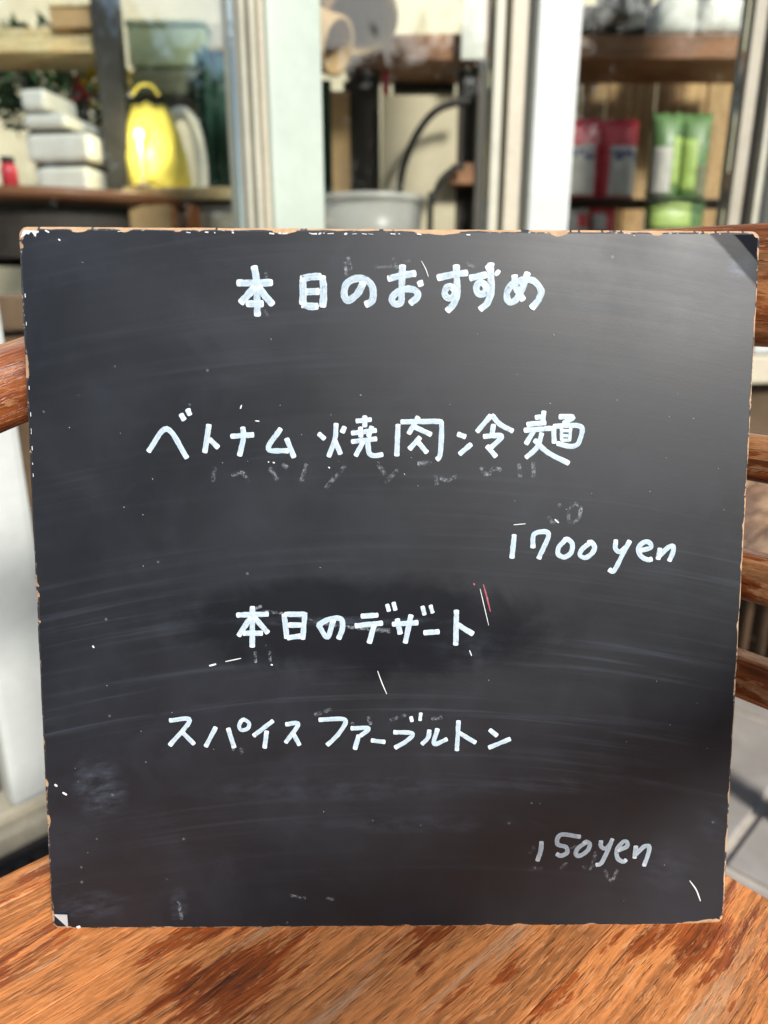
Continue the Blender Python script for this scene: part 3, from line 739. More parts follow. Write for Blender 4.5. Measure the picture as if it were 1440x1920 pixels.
# half-erased older writing
for (org, sc, w, gs) in (((240, 740), 1440 / 440, 10, [[(535, 450), (520, 530)], [(640, 490), (700, 480), (740, 530)], [(870, 450), (915, 520)], [(1095, 430), (1065, 530)], [(950, 430), (975, 445)], [(1330, 440), (1215, 570)]]),
                         ((660, 740), 1440 / 460, 10, [[(270, 440), (200, 510)], [(150, 400), (190, 465)], [(490, 480), (497, 525)], [(520, 490), (560, 502), (612, 480)], [(760, 430), (770, 460), (805, 462), (830, 435), (870, 440)], [(980, 410), (985, 480)], [(1065, 400), (1065, 480)], [(390, 405), (460, 400)]]),
                         ((900, 920), 3.6, 9, [[(625, 92), (595, 170), (615, 218), (660, 190), (678, 112), (640, 84)], [(460, 180), (490, 218), (525, 205)], [(530, 100), (545, 95)]]),
                         ((940, 1520), 3.6, 9, [[(190, 280), (222, 245)], [(180, 392), (280, 388)], [(232, 350), (228, 390)], [(635, 280), (605, 388), (550, 378)], [(695, 400), (740, 470), (780, 400)], [(400, 385), (440, 350)], [(470, 245), (500, 240)]]),
                         ((280, 1310), 2.0, 9, [[(620, 60), (680, 40)], [(760, 90), (765, 100)], [(820, 70), (830, 95)], [(905, 80), (960, 62)], [(1060, 75), (1095, 70)], [(345, 185), (347, 205)]]),
                         ((0, 0), 1.0, 9, [[(546, 1679), (572, 1683)], [(612, 1683), (626, 1686)], [(335, 1690), (341, 1722)]]),
                         ((400, 460), 1440 / 340, 8, [[(1070, 100), (1090, 190)], [(1045, 140), (1060, 240)], [(420, 220), (425, 250)], [(390, 490), (430, 555)]]),
                         ((700, 460), 4.0, 7, [[(150, 100), (185, 190)], [(0, 165), (160, 160)], [(225, 125), (270, 118)], [(700, 140), (755, 160)]]),
                         ((400, 1080), 1440 / 540, 7, [[(250, 175), (400, 195), (560, 240), (760, 265), (890, 280)], [(240, 150), (205, 165)], [(210, 380), (212, 430)], [(282, 380), (285, 425)], [(640, 250), (760, 262), (880, 268)]])):
    for g in gs:
        marks('chalk_smudge', [g], org, sc, w, M['ghost'])
# scratches and flecks
for (s, w) in (([(708, 1258), (716, 1280), (725, 1301)], 2.4), ([(1293, 1651), (1305, 1668), (1313, 1689)], 3.4), ([(900, 1104), (908, 1138), (916, 1172)], 2.0), ([(393, 1248), (405, 1245)], 4.5), ([(423, 1240), (452, 1234)], 2.4),
               ([(790, 490), (798, 505), (803, 519)], 2.2), ([(880, 1219), (884, 1229)], 2.4), ([(103, 1471), (107, 1474)], 5), ([(118, 1486), (125, 1490)], 5), ([(174, 1211), (177, 1215)], 4),
               ([(963, 984), (985, 982)], 2.0), ([(1040, 974), (1047, 980)], 3.2), ([(453, 760), (451, 766)], 3), ([(479, 789), (486, 790)], 2.6), ([(503, 866), (505, 867)], 3), ([(512, 867), (515, 868)], 3),
               ([(616, 876), (619, 878)], 3), 
               ([(508, 1246), (512, 1247)], 3.6), ([(85, 432), (92, 436)], 3.2), ([(110, 449), (113, 451)], 3.4)):
    marks('scratch', [s], (0, 0), 1.0, w * .8, M['scratch'], True)
for s in ([(888, 1094), (890, 1098)], [(906, 1096), (912, 1118), (919, 1146)]):
    marks('scratch', [s], (0, 0), 1.0, 3.2, M['red_scratch'], True, 'dull red crayon scratch')
bm = bmesh.new(); uvl = bm.loops.layers.uv.verify()
for i in range(55):
    px = random.uniform(110, 1370); py = random.choice((random.uniform(470, 1700), random.uniform(1250, 1560), random.uniform(740, 960)))
    a = random.uniform(0, 6.28); L_ = random.uniform(.6, 3.0)
    ribbon(bm, uvl, [B(px, py), B(px + L_ * math.cos(a), py + L_ * math.sin(a))], random.uniform(.5, 1.3) * PXM)
o = link('paint_flecks', mesh_from(bm, 'paint_flecks'), board, M['fleck']); o['kind'] = 'stuff'
bm = bmesh.new(); uvl = bm.loops.layers.uv.verify()     # primer showing along the top edge
for i in range(30):
    px = random.choice((random.uniform(330, 720), random.uniform(120, 1250), random.uniform(560, 760))); L_ = random.uniform(2, 9)
    yy = 434 + (px - 60) * .0075 + random.uniform(-1, 1)
    ribbon(bm, uvl, [B(px, yy), B(px + L_, yy + random.uniform(-.6, 1.5))], random.uniform(.9, 2.6) * PXM)
for i in range(10):
    py = random.uniform(520, 900); xx = 42 + (py - 440) * .046
    ribbon(bm, uvl, [B(xx, py), B(xx + .5, py + random.uniform(2, 8))], random.uniform(.6, 1.4) * PXM)
o = link('edge_flecks', mesh_from(bm, 'edge_flecks'), board, M['scratch']); o['kind'] = 'stuff'
def poly(name, pts, mat, y=-.0003, thick=.0003, lift=None, label=None):
    bm = bmesh.new(); vs_ = []; vb = []
    for i, (a, b) in enumerate(pts):
        x, z = B(a, b); yy = y - (lift[i] if lift else 0)
        vs_.append(bm.verts.new((x, yy, z))); vb.append(bm.verts.new((x, yy + thick * .8, z)))
    bm.faces.new(vs_); bm.faces.new(vb[::-1])
    for i in range(len(pts)):
        j = (i + 1) % len(pts); bm.faces.new((vs_[i], vb[i], vb[j], vs_[j]))
    bmesh.ops.recalc_face_normals(bm, faces=bm.faces[:])
    o = link(name, mesh_from(bm, name), board, mat)
    if label: o['label'] = label
    return o
poly('primer_chip', [(44, 432), (73, 433), (72, 437), (69, 436), (67, 444), (64, 441), (61, 436), (58, 435), (54, 440), (50, 438), (46, 442), (41, 446), (39, 447)], M['white_chip'], label='bare white primer at the chipped upper left corner')
poly('peeled_flap', [(101, 1713), (128, 1712), (129, 1738)], simple('grey_flap', (.40, .41, .42), .5, .1, 200), -.0006, .0005, [.0002, .0012, .0004], 'grey folded triangle of peeling film at the lower left corner')
poly('primer_chip', [(143, 1737), (149, 1735), (152, 1738), (147, 1741)], M['white_chip'])
# ------------------------------------------------------------------ things behind the glass
M['kraft'] = simple('kraft_board', (.50, .34, .17), .8, .12, 25)
M['pale_wood'] = wood('pale_shelf_wood', (.78, .66, .36), (.68, .52, .26), (.55, .38, .18), 0, (), .6, .3, .2)
M['shelf_wood'] = wood('brown_shelf_wood', (.40, .20, .105), (.26, .115, .055), (.16, .07, .035), 0, (), .55, .35, .2)
M['plank_wood'] = wood('tan_back_planks', (.66, .43, .20), (.48, .28, .12), (.34, .19, .085), -.05, (), .6, .3, .2)
M['green_box'] = simple('pale_green_plastic', (.42, .50, .30), .4, .08, 12)
M['green_grey'] = simple('grey_green_cloth', (.20, .21, .13), .8, .2, 18)
M['yellow'] = simple('yellow_bag', (.92, .80, .16), .4, .15, 14, **{'Transmission Weight': 0.0, 'Subsurface Weight': 0.0})
M['offwhite'] = simple('offwhite_plastic', (.72, .74, .68), .4, .08, 14)
M['paper'] = simple('ivory_paper', (.62, .55, .40), .8, .1, 12)
M['dark_green'] = simple('dark_green_cloth', (.012, .055, .035), .85, .4, 12)
M['charcoal'] = simple('charcoal_post', (.035, .035, .033), .6, .3, 12)
M['dark_brown'] = simple('dark_brown_board', (.035, .026, .022), .6, .35, 8)
M['grey_pillar'] = simple('grey_pillar', (.085, .075, .068), .6, .2, 8)
M['red'] = simple('red_foil', (.70, .06, .09), .35, .2, 40)
M['blue'] = simple('navy_print', (.07, .08, .22), .5, .2, 40)
M['white_pkg'] = simple('white_pack', (.62, .60, .55), .5, .12, 40)
M['green_pkg'] = simple('green_foil', (.13, .24, .09), .4, .3, 30)
M['lime'] = simple('lime_print', (.42, .58, .16), .45, .2, 40)
M['orange'] = simple('orange_plastic', (.75, .25, .06), .5, .15, 20)
M['hose'] = simple('black_hose', (.025, .022, .02), .45, .2, 20)
M['steel'] = simple('grey_tray', (.22, .21, .20), .35, .2, 12)
M['leaf'] = simple('leaf', (.035, .075, .022), .5, .5, 9)
M['petal_yellow'] = simple('yellow_petal', (.85, .60, .03), .6, .2, 30)
M['petal_red'] = simple('red_petal', (.60, .05, .06), .6, .2, 30)
M['pot'] = simple('terracotta_pot', (.36, .17, .09), .8, .2, 20)
M['tub'] = (lambda t: t.done(t.bsdf((.66, .66, .62), .3, None, .5, **{'Alpha': .5})))(NT('frosted_tub'))

def rect(px0, py0, px1, py1, Y):
    a = at(px0, (py0 + py1) / 2, Y); b = at(px1, (py0 + py1) / 2, Y); m = (px0 + px1) / 2
    return a.x, b.x, at(m, py1, Y).z, at(m, py0, Y).z
def item_box(name, px0, py0, px1, py1, Y, dep, mat, label, cat, bev=.006, rz=0, lid=None, uvaxis='x', z0=None):
    x0, x1, za, zb = rect(px0, py0, px1, py1, Y)
    if z0 is not None: za = z0
    w = x1 - x0
    o = empty(name, ((x0 + x1) / 2, Y, za), rz, label, cat)
    h = zb - za
    if lid:
        box('body', -w / 2 * .97, w / 2 * .97, 0, dep, 0, h * .86, mat, o, bev, 3, uvaxis)
        box('lid', -w / 2, w / 2, -.006, dep + .006, h * .861, h, lid, o, bev, 3, uvaxis)
    else:
        box('body', -w / 2, w / 2, 0, dep, 0, h, mat, o, bev, 3, uvaxis)
    return o, w, h
def shelf(name, px0, py0, px1, py1, Y, dep, mat, label, supports=(), rz=0):
    """board whose front edge is seen; stands on uprights reaching the floor"""
    x0, x1, za, zb = rect(px0, py0, px1, py1, Y)
    o = empty(name, ((x0 + x1) / 2, Y, 0), rz, label, 'shelf')
    w = x1 - x0
    box('board', -w / 2, w / 2, 0, dep, za, zb, mat, o, .003)
    for s in (-1, 1):
        box('upright', s * w / 2 - .012, s * w / 2 + .012, dep - .05, dep - .02, 0, za - .001, M['dark_brown'], o, .002, 2, 'z')
    return o
# --- left pane
shelf('wall_shelf', -140, 52, 182, 98, 2.05, .16, M['pale_wood'], 'pale yellow wooden shelf at the upper left behind the glass')
item_box('carton', 92, 8, 182, 51, 2.03, .14, M['kraft'], 'plain tan carton on the pale shelf at the upper left', 'box', .004, lid=M['pale_wood'])
o, w, h = item_box('upright_post', 186, -60, 231, 420, 2.0, .05, M['charcoal'], 'charcoal upright post behind the left glass pane', 'post', .003, z0=0)
o, w, h = item_box('storage_box', 236, 36, 388, 126, 2.2, .20, M['green_box'], 'pale green lidded storage box behind the left pane', 'box', .012, lid=M['green_box'])
item_box('cloth_pile', 244, 127, 374, 182, 2.2, .18, M['green_grey'], 'grey green folded cloth right under the pale green box', 'cloth', .02)
shelf('box_shelf', 225, 183, 392, 190, 2.18, .22, M['dark_brown'], 'thin dark shelf carrying the green storage box')
# counter with wood edge
def counter():
    x0, x1, za, zb = rect(236, 352, 470, 376, 1.95)
    o = empty('counter', ((x0 + x1) / 2, 1.95, 0), 0, 'counter with an orange wooden edge behind the left pane', 'counter'); w = x1 - x0
    box('top', -w / 2, w / 2, -.02, .45, za, zb, M['pale_wood'], o, .004)
    box('cabinet', -w / 2 + .01, w / 2 - .01, 0, .43, 0, za - .001, M['grey_pillar'], o, .004)
    for k in range(3): box('door', -w / 2 + .015 + k * (w - .03) / 3 + .003, -w / 2 + .015 + (k + 1) * (w - .03) / 3 - .003, -.016, -.001, .08, za - .03, M['taupe'], o, .003)
    return o, zb
ct, ctz = counter()
# round-edged wooden table with things on it
def table():
    a = at(60, 346, 1.72); R_ = .42
    o = empty('round_table', (a.x - .10, 1.72 + R_, 0), 0, 'round brown wooden table behind the lower left glass', 'table')
    z = a.z
    link('top', mesh_from(lathe_bm([(0, z - .03), (R_ - .03, z - .03), (R_, z - .022), (R_, z - .006), (R_ - .006, z), (0, z)], 64), 'top', False), o, M['shelf_wood'])
    link('apron', mesh_from(lathe_bm([(R_ - .05, z - .15), (R_ - .05, z - .031)], 48), 'apron'), o, M['dark_brown'])
    link('leg', mesh_from(lathe_bm([(.20, 0), (.18, .03), (.05, .06), (.04, z - .03)], 24), 'leg'), o, M['dark_brown'])
    return o, z
tb_, tz = table()
def appliance():
    x0, x1, za, zb = rect(38, 165, 178, 330, 1.98)
    o = empty('white_appliance', ((x0 + x1) / 2, 1.98, tz), R(-8), 'rounded white appliance with dark slots on the round table', 'appliance'); w = x1 - x0; h = zb - tz
    for (a, b, s0, s1, d) in ((0, .30, -.36, .40, .18), (.34, .60, -.46, .46, .20), (.64, .78, -.46, .18, .18), (.80, 1.0, -.46, -.08, .14)):
        box('shell', s0 * w, s1 * w, -.01, d, a * h, b * h, M['offwhite'], o, .018, 4)
    box('slot', -.34 * w, .36 * w, .004, .17, .29 * h, .36 * h, M['charcoal'], o, .003)
    box('slot', -.40 * w, .15 * w, .004, .15, .59 * h, .66 * h, M['charcoal'], o, .003)
    box('back_shell', -.46 * w, -.38 * w, .02, .16, .0, .95 * h, M['offwhite'], o, .012, 3)
    return o
appliance()
for (px, py, lab, m, sz) in ((17, 322, 'small red jar at the left edge behind the glass', 'red', .018),):
    a = at(px, py, 1.80); j = empty('red_jar', (a.x, 1.80, tz), 0, lab, 'jar')
    link('body', mesh_from(lathe_bm([(0, 0), (sz, 0), (sz, .045), (sz * .7, .055), (0, .055)], 20), 'body'), j, M[m])
    link('lid', mesh_from(lathe_bm([(0, .0555), (sz * .8, .0555), (sz * .8, .068), (0, .068)], 20), 'lid'), j, M['charcoal'])
def leaf_bm(n, fn, smin, smax, asp=.38, droop=.0):
    bm = bmesh.new()
    for i in range(n):
        p, d = fn(i)
        s = random.uniform(smin, smax); d = Vector(d).normalized()
        sd = d.cross(Vector((random.uniform(-1, 1), random.uniform(-1, 1), random.uniform(-.3, 1)))).normalized(); up = sd.cross(d)
        p = Vector(p)
        v = [bm.verts.new(p), bm.verts.new(p + d * s * .5 + sd * s * asp * .5 + up * s * .05), bm.verts.new(p + d * s + Vector((0, 0, -droop * s))), bm.verts.new(p + d * s * .5 - sd * s * asp * .5 + up * s * .05)]
        bm.faces.new(v)
    return bm
def plant():
    a = at(120, 170, 2.45)
    o = empty('potted_plant', (a.x, 2.45, 0), 0, 'dark leafy plant with yellow and red blossoms behind the left pane', 'plant')
    link('pot', mesh_from(lathe_bm([(0, 0), (.11, 0), (.15, .26), (.16, .26), (.16, .30), (.14, .30), (.13, .27), (0, .27)], 28), 'pot'), o, M['pot'])
    z = a.z
    for k in range(5):
        an = k * 1.3; link('stem', mesh_from(tube_bm(cr([Vector((0, 0, .27)), Vector((.03 * math.cos(an), .03 * math.sin(an), z * .6)), Vector((.13 * math.cos(an), .10 * math.sin(an), z + .04))], 6), .007, 8), 'stem'), o, M['dark_brown'])
    def fn(i):
        while True:
            p = Vector((random.uniform(-1, 1), random.uniform(-1, 1), random.uniform(-1, 1)))
            if p.length < 1: break
        p = Vector((p.x * .21, p.y * .16, z + p.z * .17)); return p, (p.x + random.uniform(-.3, .3), random.uniform(-1, .4), random.uniform(-.6, .5))
    link('foliage', mesh_from(leaf_bm(900, fn, .03, .075), 'foliage'), o, M['leaf'])
    def blos(name, px, py, sx, sz_, n, mat):
        c = at(px, py, 2.22); c = Vector((c.x - a.x, 2.22 - 2.45, c.z))
        def g(i): return c + Vector((random.gauss(0, sx), random.gauss(0, .02), random.gauss(0, sz_))), (random.uniform(-1, 1), -.5, random.uniform(-1, 1))
        link(name, mesh_from(leaf_bm(n, g, .018, .034, .8), name), o, mat)
        link('stem', mesh_from(tube_bm(cr([Vector((0, 0, z - .1)), c + Vector((0, .05, -.06)), c], 5), .004, 6), 'stem'), o, M['leaf'])
    blos('blossom', 205, 168, .034, .034, 90, M['petal_yellow']); blos('blossom', 182, 145, .012, .014, 20, M['petal_yellow'])
    blos('blossom', 163, 178, .011, .012, 18, M['petal_red']); blos('blossom', 246, 156, .010, .012, 18, M['petal_yellow'])
plant()
def bag():
    x0, x1, za, zb = rect(226, 190, 346, 372, 1.98)
    o = empty('yellow_bag', ((x0 + x1) / 2, 2.02, ctz), 0, 'bright yellow glossy bag on the counter behind the left pane', 'bag'); w = x1 - x0; h = zb - ctz
    bm = bmesh.new(); n = 28; rings = []
    for i in range(15):
        t = i / 14; rx = w / 2 * (1 - .45 * t ** 3) * (1 if t > .05 else .9); ry = .07 * (1 - .85 * t)
        rings.append([bm.verts.new((rx * math.cos(6.2832 * k / n) * (1 + .05 * mnoise.noise(Vector((k * .6, t * 4, 0)))) - .012 * t, ry * math.sin(6.2832 * k / n) * (1 + .3 * mnoise.noise(Vector((k, t * 5, 3)))), h * t + .012 * mnoise.noise(Vector((k * .5, 9, t))))) for k in range(n)])
    for a, b in zip(rings, rings[1:]):
        for k in range(n):
            f = bm.faces.new((a[k], a[(k + 1) % n], b[(k + 1) % n], b[k])); f.smooth = True
    bm.faces.new(rings[0][::-1]); bm.faces.new(rings[-1])
    bmesh.ops.recalc_face_normals(bm, faces=bm.faces[:])
    link('body', mesh_from(bm, 'body'), o, M['yellow'])
    p = [at(x, y, 2.02) - o.location for (x, y) in ((248, 178), (262, 160), (284, 160), (298, 178))]
    link('handle', mesh_from(tube_bm(cr(p, 6), .004, 8), 'handle'), o, M['yellow'])
bag()
p = [at(x, y, 2.06) for (x, y) in ((296, 356), (302, 275), (322, 222), (345, 212), (366, 240), (378, 300), (381, 356))]
ah = empty('white_arch', (p[0].x, 2.06, ctz), 0, 'pale arched handle standing beside the yellow bag', 'handle')
ps = [q_ - Vector((p[0].x, 2.06, ctz)) for q_ in p]; ps[0].z = .004; ps[-1].z = .004
link('arch', mesh_from(loft(cr(ps, 6), lambda t: (.030, .020), 14, lambda t: Vector((0, 1, 0)), 3.0), 'arch'), ah, M['offwhite'])
link('foot', mesh_from(box_bm(-.02, ps[-1].x + .02, -.03, .03, 0, .006, .002), 'foot'), ah, M['offwhite'])
bm = bmesh.new(); x0, x1, za, zb = rect(376, 92, 470, 352, 2.12); n = 24
rows = []
for i in range(n + 1):
    x = x0 + (x1 - x0) * i / n; y = 2.12 + .018 * math.sin(i * 1.25) + .006 * math.sin(i * 2.9)
    rows.append([bm.verts.new((x, y + .01 * k * math.sin(i), z)) for k, z in enumerate((ctz + .003, (ctz + zb) / 2, zb))])
for a, b in zip(rows, rows[1:]):
    for k in range(2):
        f = bm.faces.new((a[k], b[k], b[k + 1], a[k + 1])); f.smooth = True
cu = link('curtain', mesh_from(bm, 'curtain'), None, M['dark_green']); cu.modifiers.new('thick', 'SOLIDIFY').thickness = .004
tag(cu, 'dark green hanging cloth beside the pale green post', 'curtain')
item_box('carton', 395, 42, 462, 88, 2.14, .12, M['paper'], 'ivory carton above the dark green cloth', 'box', .004)
shelf('small_shelf', 388, 89, 470, 93, 2.10, .18, M['pale_wood'], 'thin pale shelf above the dark green cloth')
for (px0, px1, py, m, lab) in ((244, 322, 385, 'kraft', 'tan carton in front of the counter doors'), (352, 366, 385, 'orange', 'small orange canister in front of the counter'),):
    item_box('carton' if m == 'kraft' else 'canister', px0, py, px1, 440, 1.86, .05, M[m], lab, 'box' if m == 'kraft' else 'canister', .005, z0=0.0, lid=M[m])
# small lit lamp in front of the yellow bag
def lamp():
    a = at(248, 243, 1.90)
    o = empty('table_lamp', (a.x, 1.95, ctz), 0, 'small glowing lamp in front of the yellow bag', 'lamp')
    h = a.z - ctz
    link('base', mesh_from(lathe_bm([(0, 0), (.022, 0), (.022, .006), (.004, .010), (.004, h - .012), (0, h - .012)], 20), 'base'), o, M['taupe'])
    t = NT('glowing_bulb'); e = t.n('ShaderNodeEmission'); e.inputs[0].default_value = (1, .88, .45, 1); e.inputs[1].default_value = 6.0
    t.l(e.outputs[0], t.out.inputs['Surface'])
    link('bulb', mesh_from(lathe_bm([(0, h - .012), (.007, h - .010), (.010, h), (.007, h + .009), (0, h + .011)], 20), 'bulb'), o, t.m)
    ld = bpy.data.lights.new('lamp_light', 'POINT'); ld.energy = .9; ld.color = (1, .85, .5); ld.shadow_soft_size = .011
    lo = bpy.data.objects.new('lamp_light', ld); C.objects.link(lo); lo.parent = o; lo.location = (0, -.015, h)
lamp()
# --- middle pane
shelf('middle_shelf', 640, 63, 985, 112, 2.0, .22, M['shelf_wood'], 'thick brown wooden shelf across the middle pane', rz=R(-2))
def roll(px, py, r, d, lab, Y=1.85, ln=.36):
    a = at(px, py, Y); o = empty('cardboard_roll', (a.x, Y, a.z), 0, lab, 'roll', 'cardboard rolls in the middle pane')
    o.rotation_mode = 'QUATERNION'; o.rotation_quaternion = Vector(d).to_track_quat('Z', 'Y')
    link('tube', mesh_from(lathe_bm([(r * .86, 0), (r * .97, -.002), (r, .004), (r, ln), (r * .86, ln), (r * .86, 0)], 48), 'tube'), o, M['kraft'])
    link('cord', mesh_from(lathe_bm([(r, .05), (r * 1.02, .054), (r * 1.02, .062), (r, .066)], 48), 'cord'), o, M['pale_wood'])
    return o
roll(676, 42, .084, (-.15, .62, .80), 'larger tan cardboard roll with its open end facing down, above the middle shelf', 1.80)
roll(634, 88, .058, (-.80, .42, .34), 'smaller tan cardboard roll beside the green post, below the larger one', 1.76, .22)
item_box('wood_batten', 622, 170, 656, 372, 2.05, .03, M['kraft'], 'upright tan wooden batten in the middle pane', 'batten', .002, uvaxis='z', z0=0)
item_box('dark_board', 656, 118, 712, 372, 2.10, .03, M['dark_brown'], 'tall dark brown board beside the tan batten', 'board', .002, z0=0)
item_box('green_board', 596, 150, 622, 372, 2.12, .02, M['dark_green'], 'narrow dark green board beside the pale green post', 'board', .002, z0=0)
item_box('cream_panel', 716, 178, 856, 440, 2.06, .03, M['paper'], 'cream rectangular panel standing behind the curved hoses', 'panel', .004, z0=0)
item_box('red_book', 716, 124, 731, 176, 2.10, .05, M['red'], 'small red book on top of the cream panel', 'book', .002, lid=M['red'])
item_box('grey_pillar', 892, 112, 958, 470, 2.02, .06, M['grey_pillar'], 'dark grey pillar at the right of the middle pane', 'pillar', .003, z0=0)
item_box('dark_cabinet', 857, 120, 891, 470, 2.08, .06, M['dark_brown'], 'narrow dark cabinet side between cream panel and grey pillar', 'cabinet', .003, z0=0)
item_box('wood_block', 848, 306, 888, 346, 2.0, .06, M['shelf_wood'], 'red brown wooden block fixed beside the small hose', 'block', .003)
item_box('white_cloth', 866, -40, 912, 112, 1.96, .01, M['offwhite'], 'white strip of cloth hanging at the top of the middle pane', 'cloth', .004)
item_box('red_binder', 920, -60, 944, 46, 2.0, .10, M['red'], 'red binder standing on the middle shelf', 'binder', .003, lid=M['orange'])
item_box('grey_crate', 735, 120, 856, 172, 2.2, .10, M['charcoal'], 'charcoal crate in the shadow under the middle shelf', 'crate', .004, lid=M['charcoal'])
for (pts, lab, r) in (([(748, 430), (748, 372), (756, 315), (778, 258), (812, 212), (850, 194), (880, 190)], 'large black hose bent in a tall arc before the cream panel', .009),
                      ([(806, 430), (812, 380), (826, 340), (852, 316), (870, 312)], 'small black hose bent in a low arc near the wooden block', .008)):
    P = [at(x, y, 1.97) for x, y in pts]; o0 = P[0].copy()
    P = [Vector((P[0].x, 1.97, .02))] + P
    hs = link('hose', mesh_from(tube_bm(cr([p - Vector((o0.x, o0.y, 0)) for p in P], 6), r, 12), 'hose'), None, M['hose']); hs.location = (o0.x, o0.y, 0)
    tag(hs, lab, 'hose')
def tub():
    x0, x1, za, zb = rect(598, 368, 796, 440, 1.72)
    o = empty('plastic_tub', ((x0 + x1) / 2, 1.72, zb - .16), 0, 'frosted round plastic tub at the foot of the middle pane', 'tub'); r = (x1 - x0) / 2
    link('body', mesh_from(lathe_bm([(0, 0), (r * .86, 0), (r * .97, .150), (r * .95, .150), (r * .84, .006), (0, .006)], 48), 'body'), o, M['tub'])
    link('rim', mesh_from(lathe_bm([(r * .975, .140), (r * 1.02, .142), (r * 1.02, .156), (r * .94, .158), (r * .94, .151), (r * .975, .150)], 48), 'rim'), o, M['tub'])
    s = empty('stool', ((x0 + x1) / 2, 1.72, 0), 0, 'dark stool under the frosted tub', 'stool'); h = zb - .161
    box('seat', -.13, .13, -.10, .13, h - .03, h, M['dark_brown'], s)
    for a in (-1, 1):
        for b in (-.08, .11): box('leg', a * .11 - .012, a * .11 + .012, b - .012, b + .012, 0, h - .031, M['dark_brown'], s)
tub()
# --- right pane
RZ = -math.atan2(1, 1) * 0 + R(10)
shelf('upper_shelf', 1050, 64, 1470, 110, 1.98, .22, M['shelf_wood'], 'reddish brown plank shelf across the right pane')
pb = empty('plank_wall', (at(1230, 300, 2.30).x, 2.30, 0), 0, 'tan wooden plank backing behind the packets in the right pane', 'partition')
hz = at(1230, 90, 2.30).z
for i in range(9):
    x = -.30 + i * .072
    box('plank', x, x + .066, random.uniform(-.004, .004), .02, .0, hz + .05, M['plank_wood'], pb, .002, 2, 'z')
item_box('white_cup', 1232, -10, 1312, 64, 1.98, .09, M['offwhite'], 'white paper cup on the upper shelf of the right pane', 'cup', .02)
item_box('white_container', 1316, -30, 1440, 64, 2.02, .12, M['offwhite'], 'large off white container beside the paper cup', 'container', .025, lid=M['offwhite'])
a = at(1120, 18, 1.98); tr = empty('metal_tray', (a.x, 2.06, at(1120, 64, 1.98).z), 0, 'shallow grey metal dish on the upper shelf', 'dish')
hh = a.z - tr.location.z
link('bowl', mesh_from(lathe_bm([(0, 0), (.05, 0), (.05, .008), (.02, .016), (.02, hh * .8), (.10, hh), (.098, hh + .004), (0, hh * .86)], 40), 'bowl'), tr, M['steel'])
item_box('dark_jars', 1130, -30, 1226, 62, 2.10, .08, M['charcoal'], 'dark canister behind the metal dish', 'canister', .012, lid=M['steel'])
sh2 = empty('wire_shelf', (at(1230, 366, 1.98).x, 1.98, 0), 0, 'thin dark wire shelf carrying the packets', 'shelf')
z2 = at(1230, 372, 1.98).z
for k in range(7):
    link('wire', mesh_from(tube_bm([Vector((-.30, .0 + k * .03, z2 - .004)), Vector((0, k * .03, z2 - .004)), Vector((.30, k * .03, z2 - .004))], .0032, 8), 'wire'), sh2, M['dark_frame'])
for s in (-1, 1):
    box('upright', s * .30 - .008, s * .30 + .008, .0, .19, 0, z2 - .009, M['dark_frame'], sh2, .002)
def packet(px0, py0, px1, py1, Y, top, label, cols, zbase=None):
    x0, x1, za, zb = rect(px0, py0, px1, py1, Y)
    if zbase is not None: za = zbase
    w = x1 - x0; h = zb - za
    o = empty('food_packet', ((x0 + x1) / 2, Y + .03, za), R(random.uniform(-6, 6)), label, 'packet')
    def slab(name, t0, t1, xa, xb, mat, push=0.0):
        bm = bmesh.new(); nx, nz = 10, 10; g = {}
        for sgn in (-1, 1):
            for i in range(nx + 1):
                for j in range(nz + 1):
                    u = xa + (xb - xa) * i / nx; t = t0 + (t1 - t0) * j / nz
                    dep = .032 * (max(0, 1 - abs(u * 2) ** 3)) ** .6 * (1 - t ** 4) ** .8 + .0015
                    g[sgn, i, j] = bm.verts.new((u * w * (1 - .04 * math.sin(t * 3)), sgn * (dep + push) + .002 * mnoise.noise(Vector((u * 9, t * 9, px0))), t * h + (.01 * mnoise.noise(Vector((u * 5, px0, 2))) if t > .97 else 0)))
        for sgn in (-1, 1):
            for i in range(nx):
                for j in range(nz):
                    f = bm.faces.new((g[sgn, i, j], g[sgn, i + 1, j], g[sgn, i + 1, j + 1], g[sgn, i, j + 1])); f.smooth = True
        for i in range(nx):
            for j in (0, nz): bm.faces.new((g[-1, i, j], g[-1, i + 1, j], g[1, i + 1, j], g[1, i, j]))
        for j in range(nz):
            for i in (0, nx): bm.faces.new((g[-1, i, j], g[-1, i, j + 1], g[1, i, j + 1], g[1, i, j]))
        bmesh.ops.recalc_face_normals(bm, faces=bm.faces[:])
        link(name, mesh_from(bm, name), o, mat)
    slab('pouch', 0, 1, -.5, .5, M[cols[0]])
    for (t0, t1, xa, xb, c) in cols[1]: slab('label_panel', t0, t1, xa, xb, M[c], .0012)
red = ('red', ((.02, .60, -.46, .34, 'white_pkg'), (.46, .58, -.44, .32, 'blue')))
packet(1058, 218, 1128, 372, 1.96, 0, 'red topped packet beside the white post', ('red', ((.02, .66, -.48, .36, 'white_pkg'), (.48, .60, -.46, .34, 'blue'))), z2)
packet(1124, 220, 1200, 372, 1.98, 0, 'red topped packet in the middle of the right pane', ('red', ((.02, .66, -.26, .48, 'white_pkg'), (.48, .60, -.24, .46, 'blue'))), z2)
packet(1226, 208, 1285, 352, 1.99, 0, 'green packet nearer the red packets', ('green_pkg', ((.05, .60, -.45, .10, 'white_pkg'), (.15, .72, .12, .45, 'lime'))), z2)
packet(1278, 208, 1338, 350, 2.02, 0, 'green packet beside the dark frame', ('green_pkg', ((.10, .70, -.42, .05, 'lime'), (.05, .40, .08, .45, 'green_grey'))), z2)
